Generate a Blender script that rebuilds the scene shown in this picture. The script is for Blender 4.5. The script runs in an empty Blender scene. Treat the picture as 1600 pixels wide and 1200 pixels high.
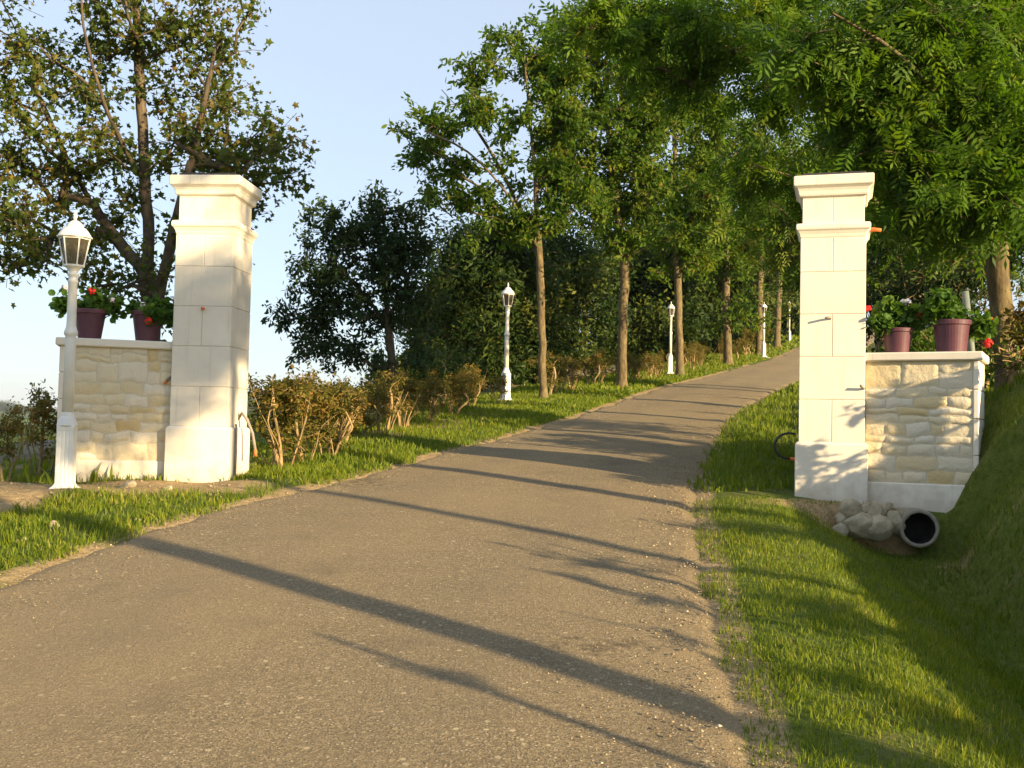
import bpy, bmesh, math, random
import numpy as np
from mathutils import Vector, Matrix, noise as mnoise

R_ = math.radians
scene = bpy.context.scene
COL = scene.collection
rng0 = np.random.default_rng(11)
random.seed(5)

# ------------------------------------------------------------------ camera
F = 1700.0                     # focal length in photo pixels (1600 wide)
PITCH, ROLL = 2.53, 1.25
EYE = Vector((0, 0, 1.6))
RM = Matrix.Rotation(R_(90 + PITCH), 3, 'X') @ Matrix.Rotation(R_(ROLL), 3, 'Z')
cam_d = bpy.data.cameras.new('camera'); cam = bpy.data.objects.new('camera', cam_d)
COL.objects.link(cam); scene.camera = cam
cam.matrix_world = Matrix.Translation(EYE) @ RM.to_4x4()
cam_d.sensor_width = 36; cam_d.lens = 36 * F / 1600
cam_d.clip_start = .05; cam_d.clip_end = 9000

def P(u, v, d):
    """world point seen at photo pixel (u, v) at forward distance d"""
    r = RM @ Vector(((u - 800) / F, (600 - v) / F, -1))
    return EYE + r * (d / r.y)

# ------------------------------------------------------------------ ground shape
def hermite(xs, ys):
    xs = np.array(xs, float); ys = np.array(ys, float)
    h = np.diff(xs); dl = np.diff(ys) / h
    m = np.zeros(len(xs)); m[0] = dl[0]; m[-1] = dl[-1]
    for i in range(1, len(xs) - 1):
        m[i] = (dl[i - 1] * h[i] + dl[i] * h[i - 1]) / (h[i] + h[i - 1])
    def f(x):
        x = np.clip(np.asarray(x, float), xs[0], xs[-1])
        i = np.clip(np.searchsorted(xs, x) - 1, 0, len(xs) - 2)
        t = (x - xs[i]) / h[i]
        return ((1 + 2 * t) * (1 - t) ** 2 * ys[i] + t * (1 - t) ** 2 * h[i] * m[i]
                + t * t * (3 - 2 * t) * ys[i + 1] + t * t * (t - 1) * h[i] * m[i + 1])
    return f
ZR = hermite([-40, -10, 0, 4.5, 9.5, 21.6, 35.3, 46.3, 61, 100, 130],
             [-3.0, -1.0, 0, .55, 1.08, 2.2, 3.57, 5.0, 7.0, 12.0, 14.5])
XL = hermite([-40, 0, 5.9, 7.05, 8.4, 9.6, 10.4, 12.4, 16.1, 21.6, 30, 38, 46, 61, 130],
             [-3.6, -3.0, -2.8, -2.62, -2.2, -1.72, -1.4, -.75, .45, 1.95, 4.4, 7.5, 11.0, 16.6, 47])
XR = hermite([-40, 0, 4.3, 6.5, 8.8, 10.3, 12.4, 18.2, 26, 33.8, 46, 61, 130],
             [.5, .72, .98, 1.24, 1.55, 1.85, 2.33, 3.75, 6.2, 9.0, 14.3, 20.2, 51])
def sstep(a, b, x):
    t = np.clip((x - a) / (b - a), 0, 1); return t * t * (3 - 2 * t)
def vnoise(x, y, s, seed=0.0):
    """cheap smooth value made of crossing waves"""
    x = x / s + seed; y = y / s - seed * 1.7
    return (np.sin(x * 1.7 + 1.3 * np.sin(y * 1.1)) + np.sin(y * 2.1 + 1.7 * np.sin(x * .9 + 2))
            + .6 * np.sin((x + y) * 3.1) + .5 * np.sin((x - 1.3 * y) * 4.3 + 1)) / 3.1
def G(x, y):
    x = np.asarray(x, float); y = np.asarray(y, float)
    z0 = ZR(y); xl = XL(y); xr = XR(y)
    t = xl - x; s = x - xr
    z = z0 + 0 * x
    # left: low verge, then the hillside falls to the valley
    q = np.maximum(t - 2.0, 0)
    drop = 46 * (1 - np.exp(-(.035 * np.minimum(q, 3) + .17 * np.maximum(q - 3, 0)) / 46))
    dist = np.hypot(x, y)
    hill = sstep(420, 1500, dist) * (41 + 6 * np.sin(np.arctan2(x, y) * 23 + 1.0) + 5 * np.sin(np.arctan2(x, y) * 51))
    z = np.where(t > 0, z0 + .02 * sstep(0, .5, t) - .05 * sstep(.5, 1.2, t) * (1 - sstep(10.5, 12, y)) + .03 * vnoise(x, y, .5) * sstep(.2, .8, t) - drop + hill * sstep(50, 200, t), z)
    mound = .03 * np.exp(-(((x + 3.7) / .9) ** 2 + ((y - 8.9) / .5) ** 2)) + .08 * np.exp(-(((x + 4.6) / .5) ** 2 + ((y - 8.9) / .8) ** 2))
    z = z + np.where(t > .2, mound, 0)
    # right: verge, ditch, steep bank, hillside
    yl = np.minimum(9.15, 9.26 - .54 * (x - 3.02))       # the fill the walls stand on
    ditch = 1 - sstep(yl - .10, yl, y)
    prof_d = (.03 * sstep(0, .25, s) - .39 * sstep(.55, 1.7, s))
    prof_f = (.03 * sstep(0, .25, s) - .03 * sstep(.4, 1.2, s) - .16 * sstep(9.8, 10.5, y) * (1 - sstep(14, 17, y)) * sstep(.4, 1.0, s))
    lowp = ditch * prof_d + (1 - ditch) * prof_f
    toe = 1.90 + .13 * sstep(7.8, 9.0, y) + .07 * vnoise(x * 0, y, 1.3)
    h1 = 1.18 + .16 * sstep(5.5, 8.5, y) - .80 * sstep(10, 13.5, y) + .08 * vnoise(x * 0 + 2, y, .8)
    bank = 2.5 * np.clip(s - toe, 0, None)
    bank = h1 * (1 - np.exp(-np.maximum(bank, 0) / h1)) + .17 * np.clip(s - toe - .9, 0, 34)
    bank = bank * (ditch + (1 - ditch) * np.where(y < 12, 1, 1)) 
    z = np.where(s > 0, z0 + lowp + bank + .035 * vnoise(x, y, .45) * sstep(.3, 1, s), z)
    # under the carriageway keep the sheet a little low
    z = np.where((t <= 0) & (s <= 0), z0 - .05 * np.minimum(1, np.minimum(-t, -s) / .25), z)
    return z
def Gz(x, y): return float(G(x, y))
def on_ground(u, d, sink=0.0):
    v = 600
    for _ in range(6):
        p = P(u, v, d); z = Gz(p.x, p.y)
        v += (p.z - z) / d * F
    p = P(u, v, d); return Vector((p.x, p.y, Gz(p.x, p.y) - sink))

# ------------------------------------------------------------------ object helpers
def set_meta(o, label=None, cat=None, group=None, kind=None):
    if label: o['label'] = label
    if cat: o['category'] = cat
    if group: o['group'] = group
    if kind: o['kind'] = kind
    return o
def thing(name, label, cat, loc=(0, 0, 0), rz=0.0, group=None):
    o = bpy.data.objects.new(name, None); COL.objects.link(o)
    o.empty_display_size = .2
    o.location = loc; o.rotation_euler = (0, 0, rz)
    return set_meta(o, label, cat, group)
def link_mesh(name, me, mat, parent=None):
    o = bpy.data.objects.new(name, me); COL.objects.link(o)
    if mat: me.materials.append(mat)
    if parent: o.parent = parent
    return o
def part(name, bm, mat, parent=None, smooth=False):
    bmesh.ops.recalc_face_normals(bm, faces=bm.faces)
    me = bpy.data.meshes.new(name); bm.to_mesh(me); bm.free()
    if smooth:
        me.polygons.foreach_set('use_smooth', [True] * len(me.polygons))
    return link_mesh(name, me, mat, parent)
def np_mesh(name, V, faces_flat, face_len, mat, parent=None, lv=None, smooth=False, attr='lv'):
    V = np.asarray(V, np.float32); faces_flat = np.asarray(faces_flat, np.int32); face_len = np.asarray(face_len, np.int32)
    me = bpy.data.meshes.new(name)
    me.vertices.add(len(V)); me.vertices.foreach_set('co', V.ravel())
    me.loops.add(len(faces_flat)); me.loops.foreach_set('vertex_index', faces_flat)
    me.polygons.add(len(face_len))
    st = np.concatenate([[0], np.cumsum(face_len)[:-1]]).astype(np.int32)
    me.polygons.foreach_set('loop_start', st); me.polygons.foreach_set('loop_total', face_len)
    if smooth: me.polygons.foreach_set('use_smooth', np.ones(len(face_len), bool))
    me.update(calc_edges=True); me.validate()
    if lv is not None:
        a = me.attributes.new(attr, 'FLOAT', 'POINT'); a.data.foreach_set('value', np.asarray(lv, np.float32))
    return link_mesh(name, me, mat, parent)

def box(bm, c, s, bev=0.0, rot=None, seg=1):
    r = bmesh.ops.create_cube(bm, size=1.0)
    vs = r['verts']
    M = Matrix.Translation(c) @ (rot.to_4x4() if rot else Matrix.Identity(4)) @ Matrix.Diagonal((s[0], s[1], s[2], 1))
    bmesh.ops.transform(bm, matrix=M, verts=vs)
    if bev:
        es = list({e for v in vs for e in v.link_edges})
        bmesh.ops.bevel(bm, geom=es, offset=bev, segments=seg, affect='EDGES', profile=.6)
def lathe(bm, prof, n=24, rfun=None, cap=True, c=(0, 0, 0), ph=0.0):
    rings = []
    for (r, z) in prof:
        ring = []
        for i in range(n):
            a = 2 * math.pi * i / n + ph
            k = rfun(a, z) if rfun else 1
            ring.append(bm.verts.new((c[0] + r * k * math.cos(a), c[1] + r * k * math.sin(a), c[2] + z)))
        rings.append(ring)
    for a, b in zip(rings, rings[1:]):
        for i in range(n):
            bm.faces.new((a[i], a[(i + 1) % n], b[(i + 1) % n], b[i]))
    if cap:
        bm.faces.new(rings[0][::-1]); bm.faces.new(rings[-1])
def square_lathe(bm, prof, ch=.006, depth_scale=1.0, cap=True):
    rings = []
    for (h, z) in prof:
        c = min(ch, h * .4); hx, hy = h, h * depth_scale
        pts = [(hx - c, -hy), (hx, -hy + c), (hx, hy - c), (hx - c, hy), (-hx + c, hy), (-hx, hy - c), (-hx, -hy + c), (-hx + c, -hy)]
        rings.append([bm.verts.new((x, y, z)) for x, y in pts])
    for a, b in zip(rings, rings[1:]):
        for i in range(8): bm.faces.new((a[i], a[(i + 1) % 8], b[(i + 1) % 8], b[i]))
    if cap:
        bm.faces.new(rings[0][::-1]); bm.faces.new(rings[-1])
def tube(bm, pts, radii, n=8, cap=True):
    pts = [Vector(p) for p in pts]
    if not hasattr(radii, '__len__'): radii = [radii] * len(pts)
    rings = []; nrm = None
    for i, p in enumerate(pts):
        t = (pts[min(i + 1, len(pts) - 1)] - pts[max(i - 1, 0)]).normalized()
        if nrm is None:
            nrm = t.orthogonal().normalized()
        nrm = (nrm - t * nrm.dot(t)).normalized(); b = t.cross(nrm)
        rings.append([bm.verts.new(p + (nrm * math.cos(2 * math.pi * k / n) + b * math.sin(2 * math.pi * k / n)) * radii[i]) for k in range(n)])
    for a, b in zip(rings, rings[1:]):
        for k in range(n): bm.faces.new((a[k], a[(k + 1) % n], b[(k + 1) % n], b[k]))
    if cap:
        bm.faces.new(rings[0][::-1]); bm.faces.new(rings[-1])

# ------------------------------------------------------------------ materials
def mat_new(name):
    m = bpy.data.materials.new(name); m.use_nodes = True
    nt = m.node_tree; nt.nodes.clear()
    out = nt.nodes.new('ShaderNodeOutputMaterial')
    return m, nt, out
def N(nt, t, **kw):
    n = nt.nodes.new('ShaderNode' + t)
    for k, v in kw.items():
        if k in n.inputs.keys(): n.inputs[k].default_value = v
        else: setattr(n, k, v)
    return n
def ramp(nt, fac, stops, interp='LINEAR'):
    n = nt.nodes.new('ShaderNodeValToRGB'); n.color_ramp.interpolation = interp
    els = n.color_ramp.elements
    while len(els) > 1: els.remove(els[-1])
    els[0].position = stops[0][0]; els[0].color = (*stops[0][1], 1)
    for p, c in stops[1:]:
        e = els.new(p); e.color = (*c, 1)
    nt.links.new(fac, n.inputs[0]); return n.outputs[0]
def mixc(nt, fac, a, b, mode='MIX'):
    n = nt.nodes.new('ShaderNodeMix'); n.data_type = 'RGBA'; n.blend_type = mode
    for sock, v in ((0, fac), (6, a), (7, b)):
        if hasattr(v, 'is_output'): nt.links.new(v, n.inputs[sock])
        elif sock == 0: n.inputs[0].default_value = v
        else: n.inputs[sock].default_value = (*v, 1)
    return n.outputs[2]
def coords(nt, kind='Object', scale=None):
    t = nt.nodes.new('ShaderNodeTexCoord'); o = t.outputs[kind]
    if scale:
        mp = nt.nodes.new('ShaderNodeMapping'); mp.inputs['Scale'].default_value = scale
        nt.links.new(o, mp.inputs[0]); o = mp.outputs[0]
    return o
def world_pos(nt):
    return nt.nodes.new('ShaderNodeNewGeometry').outputs['Position']
def noise(nt, vec, scale, detail=4, rough=.55, out=0):
    n = N(nt, 'TexNoise', Scale=scale, Detail=detail, Roughness=rough); nt.links.new(vec, n.inputs['Vector']); return n.outputs[out]
def voro(nt, vec, scale, out='Distance', feature='F1', rand=1.0):
    n = N(nt, 'TexVoronoi', Scale=scale, Randomness=rand); n.feature = feature; nt.links.new(vec, n.inputs['Vector']); return n.outputs[out]
def maprange(nt, v, a, b, c=0, d=1):
    n = N(nt, 'MapRange'); nt.links.new(v, n.inputs[0])
    for i, x in zip((1, 2, 3, 4), (a, b, c, d)): n.inputs[i].default_value = x
    return n.outputs[0]
def math_(nt, op, a, b=None):
    n = nt.nodes.new('ShaderNodeMath'); n.operation = op
    for i, v in ((0, a), (1, b)):
        if v is None: continue
        if hasattr(v, 'is_output'): nt.links.new(v, n.inputs[i])
        else: n.inputs[i].default_value = v
    return n.outputs[0]
def finish(nt, out, col, rough=.85, bump=None, bstr=.4, bdist=.01, spec=.3, metal=0.0):
    b = N(nt, 'BsdfPrincipled'); b.inputs['Specular IOR Level'].default_value = spec
    b.inputs['Metallic'].default_value = metal
    if hasattr(col, 'is_output'): nt.links.new(col, b.inputs['Base Color'])
    else: b.inputs['Base Color'].default_value = (*col, 1)
    if hasattr(rough, 'is_output'): nt.links.new(rough, b.inputs['Roughness'])
    else: b.inputs['Roughness'].default_value = rough
    if bump is not None:
        bn = N(nt, 'Bump', Strength=bstr, Distance=bdist); nt.links.new(bump, bn.inputs['Height']); nt.links.new(bn.outputs[0], b.inputs['Normal'])
    nt.links.new(b.outputs[0], out.inputs[0]); return b

def leaf_mat(name, c0, c1, c2, trans=.35, spot=None, clump=1.2):
    m, nt, out = mat_new(name)
    at = N(nt, 'Attribute'); at.attribute_name = 'lv'
    nz = noise(nt, world_pos(nt), clump, 2)
    f = math_(nt, 'ADD', math_(nt, 'MULTIPLY', at.outputs['Fac'], .7), math_(nt, 'MULTIPLY', maprange(nt, nz, .3, .7), .3))
    stops = [(.12, c0), (.5, c1), (.85, c2)]
    if spot: stops.append((.97, spot))
    col = ramp(nt, f, stops)
    d = N(nt, 'BsdfPrincipled', Roughness=.55); d.inputs['Specular IOR Level'].default_value = .18
    t = N(nt, 'BsdfTranslucent')
    nt.links.new(col, d.inputs['Base Color'])
    tc = mixc(nt, 1.0, col, (1.5, 1.5, .6), 'MULTIPLY'); nt.links.new(tc, t.inputs['Color'])
    mx = N(nt, 'MixShader', Fac=trans); nt.links.new(d.outputs[0], mx.inputs[1]); nt.links.new(t.outputs[0], mx.inputs[2])
    nt.links.new(mx.outputs[0], out.inputs[0]); return m
def bark_mat(name, ca, cb, cc, sc=14):
    m, nt, out = mat_new(name)
    w = world_pos(nt)
    mp = nt.nodes.new('ShaderNodeMapping'); mp.inputs['Scale'].default_value = (1, 1, .35); nt.links.new(w, mp.inputs[0])
    n1 = noise(nt, mp.outputs[0], sc, 6, .65); n2 = noise(nt, w, 2.2, 3)
    col = ramp(nt, n1, [(.3, ca), (.5, cb), (.7, cc)])
    col = mixc(nt, maprange(nt, n2, .55, .7, 0, .45), col, (.10, .11, .05))
    finish(nt, out, col, .9, n1, .8, .02); return m

def make_materials():
    M = {}
    # ---- asphalt
    m, nt, out = mat_new('worn_asphalt'); w = world_pos(nt)
    big = noise(nt, w, .55, 4); med = noise(nt, w, 3.5, 5, .6); fin = noise(nt, w, 42, 5, .75); vf = noise(nt, w, 120, 3, .7)
    col = ramp(nt, med, [(.25, (.195, .150, .088)), (.5, (.245, .190, .112)), (.75, (.285, .222, .132))])
    col = mixc(nt, maprange(nt, fin, .45, .62, 0, .9), col, (.40, .32, .195))
    col = mixc(nt, maprange(nt, vf, .54, .42, 0, .8), col, (.095, .078, .052))
    # stone chips in the binder
    vd = voro(nt, w, 62, 'Distance'); vc = N(nt, 'SeparateColor'); nt.links.new(voro(nt, w, 62, 'Color'), vc.inputs[0])
    chip = math_(nt, 'MULTIPLY', maprange(nt, vd, .42, .30), maprange(nt, vc.outputs[0], .80, .86))
    col = mixc(nt, math_(nt, 'MULTIPLY', chip, .75), col, (.56, .48, .34))
    vd2 = voro(nt, w, 26, 'Distance'); vc2 = N(nt, 'SeparateColor'); nt.links.new(voro(nt, w, 26, 'Color'), vc2.inputs[0])
    chip2 = math_(nt, 'MULTIPLY', maprange(nt, vd2, .34, .24), maprange(nt, vc2.outputs[1], .93, .95))
    col = mixc(nt, math_(nt, 'MULTIPLY', chip2, .8), col, (.54, .45, .29))
    ed = N(nt, 'Attribute'); ed.attribute_name = 'edge'
    e2 = math_(nt, 'ADD', ed.outputs['Fac'], math_(nt, 'MULTIPLY', math_(nt, 'SUBTRACT', med, .5), 1.3))
    col = mixc(nt, maprange(nt, e2, .6, 1.05, 0, .6), col, (.30, .225, .125))
    dk = noise(nt, w, 1.3, 5, .62)
    col = mixc(nt, maprange(nt, dk, .57, .70, 0, .5), col, (.11, .09, .063))
    col = mixc(nt, maprange(nt, big, .38, .62, 0, .42), col, (.31, .235, .135))
    wr = N(nt, 'Attribute'); wr.attribute_name = 'wear'
    wf = math_(nt, 'ADD', math_(nt, 'MULTIPLY', wr.outputs['Fac'], .5), math_(nt, 'MULTIPLY', math_(nt, 'SUBTRACT', noise(nt, w, 11, 4, .7), .5), 1.1))
    col = mixc(nt, maprange(nt, wf, .32, .5, 0, .8), col, (.085, .07, .05))
    tk = N(nt, 'Attribute'); tk.attribute_name = 'track'
    tf = math_(nt, 'MULTIPLY', tk.outputs['Fac'], maprange(nt, noise(nt, w, 1.9, 4, .6), .35, .65))
    col = mixc(nt, math_(nt, 'MULTIPLY', tf, .30), col, (.15, .125, .088))
    hh = math_(nt, 'ADD', math_(nt, 'MULTIPLY', fin, .7), math_(nt, 'MULTIPLY', chip, .6))
    finish(nt, out, col, .9, math_(nt, 'ADD', hh, math_(nt, 'MULTIPLY', vf, .5)), 1.0, .02, .2)
    M['asphalt'] = m
    # ---- earth and turf
    m, nt, out = mat_new('turf_and_earth'); w = world_pos(nt)
    a = noise(nt, w, 1.6, 5, .6); b = noise(nt, w, 17, 5, .7); c = noise(nt, w, 60, 3, .7)
    g = ramp(nt, b, [(.25, (.045, .062, .012)), (.5, (.09, .12, .02)), (.75, (.15, .16, .04))])
    g = mixc(nt, maprange(nt, a, .55, .75, 0, .55), g, (.12, .095, .05))
    soil = ramp(nt, b, [(.25, (.15, .105, .055)), (.5, (.33, .24, .125)), (.78, (.48, .36, .195))])
    soil = mixc(nt, maprange(nt, c, .6, .7, 0, .6), soil, (.5, .42, .29))
    da = N(nt, 'Attribute'); da.attribute_name = 'dirt'
    fac = maprange(nt, math_(nt, 'ADD', da.outputs['Fac'], math_(nt, 'MULTIPLY', math_(nt, 'SUBTRACT', a, .5), .9)), .4, .62)
    col = mixc(nt, fac, g, soil)
    # fields far off in the valley
    sp = N(nt, 'SeparateXYZ'); nt.links.new(w, sp.inputs[0])
    dist = N(nt, 'VectorMath'); dist.operation = 'LENGTH'; nt.links.new(w, dist.inputs[0])
    vc = N(nt, 'SeparateColor'); nt.links.new(voro(nt, w, .0052, 'Color'), vc.inputs[0])
    fld = ramp(nt, vc.outputs[0], [(0, (.085, .14, .03)), (.3, (.13, .19, .04)), (.5, (.34, .27, .11)), (.66, (.10, .16, .035)), (.85, (.05, .085, .025))], 'CONSTANT')
    fld = mixc(nt, maprange(nt, noise(nt, w, .03, 4), .3, .7, 0, .35), fld, (.07, .11, .03))
    col = mixc(nt, maprange(nt, dist.outputs['Value'], 110, 190), col, fld)
    finish(nt, out, col, .95, math_(nt, 'ADD', b, math_(nt, 'MULTIPLY', c, .4)), .8, .03, .1)
    M['ground'] = m
    # ---- grey yard surface
    m, nt, out = mat_new('pale_gravel'); w = world_pos(nt)
    a = noise(nt, w, 2, 5, .7); b = noise(nt, w, 40, 3, .7)
    finish(nt, out, ramp(nt, math_(nt, 'ADD', math_(nt, 'MULTIPLY', a, .6), math_(nt, 'MULTIPLY', b, .4)), [(.3, (.13, .11, .08)), (.7, (.22, .19, .14))]), .95, b, .5, .02)
    M['yard'] = m
    # ---- dressed limestone
    m, nt, out = mat_new('cream_limestone'); w = coords(nt, 'Object')
    a = noise(nt, w, 2.5, 5, .6); b = noise(nt, w, 60, 4, .7); c = noise(nt, w, 9, 4, .6)
    col = ramp(nt, a, [(.3, (.66, .61, .52)), (.7, (.76, .71, .61))])
    col = mixc(nt, maprange(nt, c, .6, .75, 0, .35), col, (.60, .54, .44))
    # per block tint
    at = N(nt, 'Attribute'); at.attribute_name = 'lv'
    col = mixc(nt, maprange(nt, at.outputs['Fac'], 0, 1, 0, .22), col, (.60, .53, .42))
    st = noise(nt, coords(nt, 'Object', (26, 26, 1.1)), 1.0, 4, .6)
    col = mixc(nt, maprange(nt, st, .56, .74, 0, .38), col, (.47, .41, .31))
    col = mixc(nt, maprange(nt, noise(nt, w, 21, 5, .75), .64, .72, 0, .4), col, (.42, .36, .25))
    sz = N(nt, 'SeparateXYZ'); nt.links.new(w, sz.inputs[0])
    spl = math_(nt, 'MULTIPLY', maprange(nt, math_(nt, 'ADD', sz.outputs[2], math_(nt, 'MULTIPLY', math_(nt, 'SUBTRACT', c, .5), .5)), .22, .0), .5)
    col = mixc(nt, spl, col, (.36, .29, .19))
    finish(nt, out, col, .85, math_(nt, 'ADD', b, math_(nt, 'MULTIPLY', c, .6)), .25, .006, .2)
    M['stone'] = m
    # ---- mortar
    m, nt, out = mat_new('sandy_mortar'); w = coords(nt, 'Object')
    b = noise(nt, w, 45, 5, .75)
    finish(nt, out, ramp(nt, b, [(.3, (.50, .44, .32)), (.7, (.62, .55, .42))]), .95, b, .6, .01, .1)
    M['mortar'] = m
    # ---- rough walling stone
    m, nt, out = mat_new('rough_yellow_stone'); w = coords(nt, 'Object')
    a = noise(nt, w, 5, 5, .65); b = noise(nt, w, 35, 5, .7)
    at = N(nt, 'Attribute'); at.attribute_name = 'lv'
    col = ramp(nt, at.outputs['Fac'], [(0, (.66, .60, .49)), (.4, (.65, .56, .385)), (.75, (.60, .48, .27)), (1, (.54, .40, .19))])
    col = mixc(nt, maprange(nt, a, .5, .75, 0, .5), col, (.66, .59, .45))
    col = mixc(nt, maprange(nt, b, .6, .75, 0, .35), col, (.36, .28, .16))
    finish(nt, out, col, .92, math_(nt, 'ADD', b, a), .7, .015, .15)
    M['rubble'] = m
    # ---- field rocks
    m, nt, out = mat_new('field_rock'); w = world_pos(nt)
    a = noise(nt, w, 8, 5, .65); b = noise(nt, w, 45, 4, .7)
    col = ramp(nt, a, [(.3, (.26, .22, .15)), (.55, (.40, .345, .24)), (.75, (.50, .44, .32))])
    col = mixc(nt, maprange(nt, b, .58, .72, 0, .5), col, (.17, .16, .09))
    finish(nt, out, col, .95, math_(nt, 'ADD', a, b), .7, .02, .1); M['rock'] = m
    m, nt, out = mat_new('pale_chippings'); w = world_pos(nt)
    a = noise(nt, w, 30, 2); at = N(nt, 'Attribute'); at.attribute_name = 'lv'
    col = ramp(nt, at.outputs['Fac'], [(0, (.13, .10, .065)), (.5, (.28, .22, .135)), (.85, (.42, .34, .22)), (1, (.58, .5, .36))])
    finish(nt, out, col, .9, a, .3, .01, .2); M['chips'] = m
    # ---- painted cast metal of the lamps
    m, nt, out = mat_new('white_paint'); w = coords(nt, 'Object')
    a = noise(nt, w, 6, 4); b = noise(nt, w, 90, 3)
    col = mixc(nt, maprange(nt, a, .48, .72, 0, .6), (.70, .69, .66), (.55, .52, .45))
    finish(nt, out, col, .38, b, .06, .004, .45); M['paint'] = m
    # ---- smoked lantern glass
    m, nt, out = mat_new('smoked_glass'); w = coords(nt, 'Object')
    a = noise(nt, w, 9, 3)
    tr = N(nt, 'BsdfTransparent'); nt.links.new(ramp(nt, a, [(.3, (.22, .20, .17)), (.7, (.40, .37, .31))]), tr.inputs[0])
    gl = N(nt, 'BsdfGlossy', Roughness=.12); gl.inputs['Color'].default_value = (.8, .8, .8, 1)
    df = N(nt, 'BsdfDiffuse'); df.inputs[0].default_value = (.20, .17, .13, 1)
    m1 = N(nt, 'MixShader', Fac=.28); nt.links.new(tr.outputs[0], m1.inputs[1]); nt.links.new(df.outputs[0], m1.inputs[2])
    m2 = N(nt, 'MixShader', Fac=.09); nt.links.new(m1.outputs[0], m2.inputs[1]); nt.links.new(gl.outputs[0], m2.inputs[2])
    nt.links.new(m2.outputs[0], out.inputs[0]); M['glass'] = m
    def simple(key, name, ca, cb, rough, sc=12, bs=.2, spec=.3):
        m, nt, out = mat_new(name); w = coords(nt, 'Object')
        a = noise(nt, w, sc, 5, .65)
        finish(nt, out, ramp(nt, a, [(.3, ca), (.7, cb)]), rough, a, bs, .006, spec); M[key] = m
    simple('pot', 'plum_plastic', (.072, .023, .040), (.108, .040, .054), .5, 7, .05, .4)
    simple('soil', 'potting_soil', (.02, .014, .01), (.06, .045, .03), 1, 30, .8)
    simple('red_petal', 'red_petals', (.5, .012, .012), (.72, .03, .025), .6, 40)
    simple('white_petal', 'white_petals', (.72, .66, .68), (.82, .78, .78), .6, 40)
    simple('lilac_petal', 'pale_lilac_petals', (.55, .48, .58), (.68, .6, .7), .6, 40)
    simple('orange', 'orange_conduit', (.55, .13, .03), (.68, .19, .05), .55, 20, .1)
    simple('hose', 'dark_hose', (.015, .016, .018), (.035, .035, .037), .55, 20, .1)
    simple('greyhose', 'grey_tan_conduit', (.20, .17, .14), (.32, .27, .22), .6, 20, .1)
    simple('greypole', 'grey_green_plastic', (.13, .155, .135), (.19, .215, .185), .6, 9, .1)
    simple('concrete', 'weathered_concrete', (.17, .15, .12), (.31, .28, .22), .95, 18, .6)
    simple('darkpipe', 'painted_bore_shade', (.006, .0055, .005), (.018, .016, .014), .9, 18, .4)  # near-black colour paints in the darkness inside the short pipe bore
    simple('darkplate', 'dark_lead_plate', (.03, .027, .03), (.06, .054, .058), .6, 20, .2)
    simple('bulb', 'opal_bulb', (.5, .5, .48), (.6, .6, .57), .3, 3, 0)
    # ---- grass blades
    m, nt, out = mat_new('grass_blades')
    at = N(nt, 'Attribute'); at.attribute_name = 'lv'
    w = world_pos(nt); nz = noise(nt, w, 1.1, 3, .6)
    f = math_(nt, 'ADD', math_(nt, 'MULTIPLY', at.outputs['Fac'], .75), math_(nt, 'MULTIPLY', maprange(nt, nz, .3, .7), .25))
    col = ramp(nt, f, [(.08, (.065, .112, .008)), (.45, (.135, .190, .013)), (.75, (.225, .250, .022)), (.92, (.34, .29, .075)), (1, (.42, .32, .14))])
    d = N(nt, 'BsdfPrincipled', Roughness=.5); d.inputs['Specular IOR Level'].default_value = .25
    t = N(nt, 'BsdfTranslucent'); nt.links.new(col, d.inputs['Base Color'])
    nt.links.new(mixc(nt, 1.0, col, (1.4, 1.4, .55), 'MULTIPLY'), t.inputs['Color'])
    mx = N(nt, 'MixShader', Fac=.45); nt.links.new(d.outputs[0], mx.inputs[1]); nt.links.new(t.outputs[0], mx.inputs[2]); nt.links.new(mx.outputs[0], out.inputs[0])
    M['grass'] = m
    # ---- foliage and bark
    M['maple'] = leaf_mat('maple_leaves', (.036, .066, .012), (.080, .110, .016), (.19, .135, .030), .36, (.30, .12, .05), .9)
    M['oak'] = leaf_mat('dark_oak_leaves', (.016, .040, .016), (.032, .062, .020), (.062, .095, .024), .25)
    M['locust'] = leaf_mat('roadside_leaves', (.036, .086, .010), (.085, .150, .014), (.190, .215, .022), .46, (.30, .22, .04))
    M['ash'] = leaf_mat('ash_leaves', (.038, .090, .008), (.080, .155, .011), (.150, .215, .016), .42, (.34, .28, .04))
    M['wood'] = leaf_mat('woodland_leaves', (.016, .038, .009), (.040, .072, .013), (.125, .135, .022), .3, None, .35)
    M['hedge'] = leaf_mat('hedge_leaves', (.060, .066, .012), (.130, .125, .022), (.25, .155, .038), .38, (.34, .12, .045), 3)
    M['geranium'] = leaf_mat('geranium_leaves', (.035, .085, .014), (.065, .14, .02), (.12, .20, .03), .35)
    M['farleaf'] = leaf_mat('far_wood_leaves', (.022, .042, .022), (.036, .060, .030), (.058, .085, .038), .1, None, .03)
    M['bark'] = bark_mat('grey_brown_bark', (.060, .044, .022), (.125, .094, .048), (.215, .168, .085))
    M['bark_dark'] = bark_mat('dark_bark', (.040, .030, .022), (.085, .064, .042), (.15, .115, .07))
    M['bark_stem'] = bark_mat('tan_stem_bark', (.16, .105, .05), (.29, .20, .095), (.42, .31, .16), 30)
    return M
M = make_materials()

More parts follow.
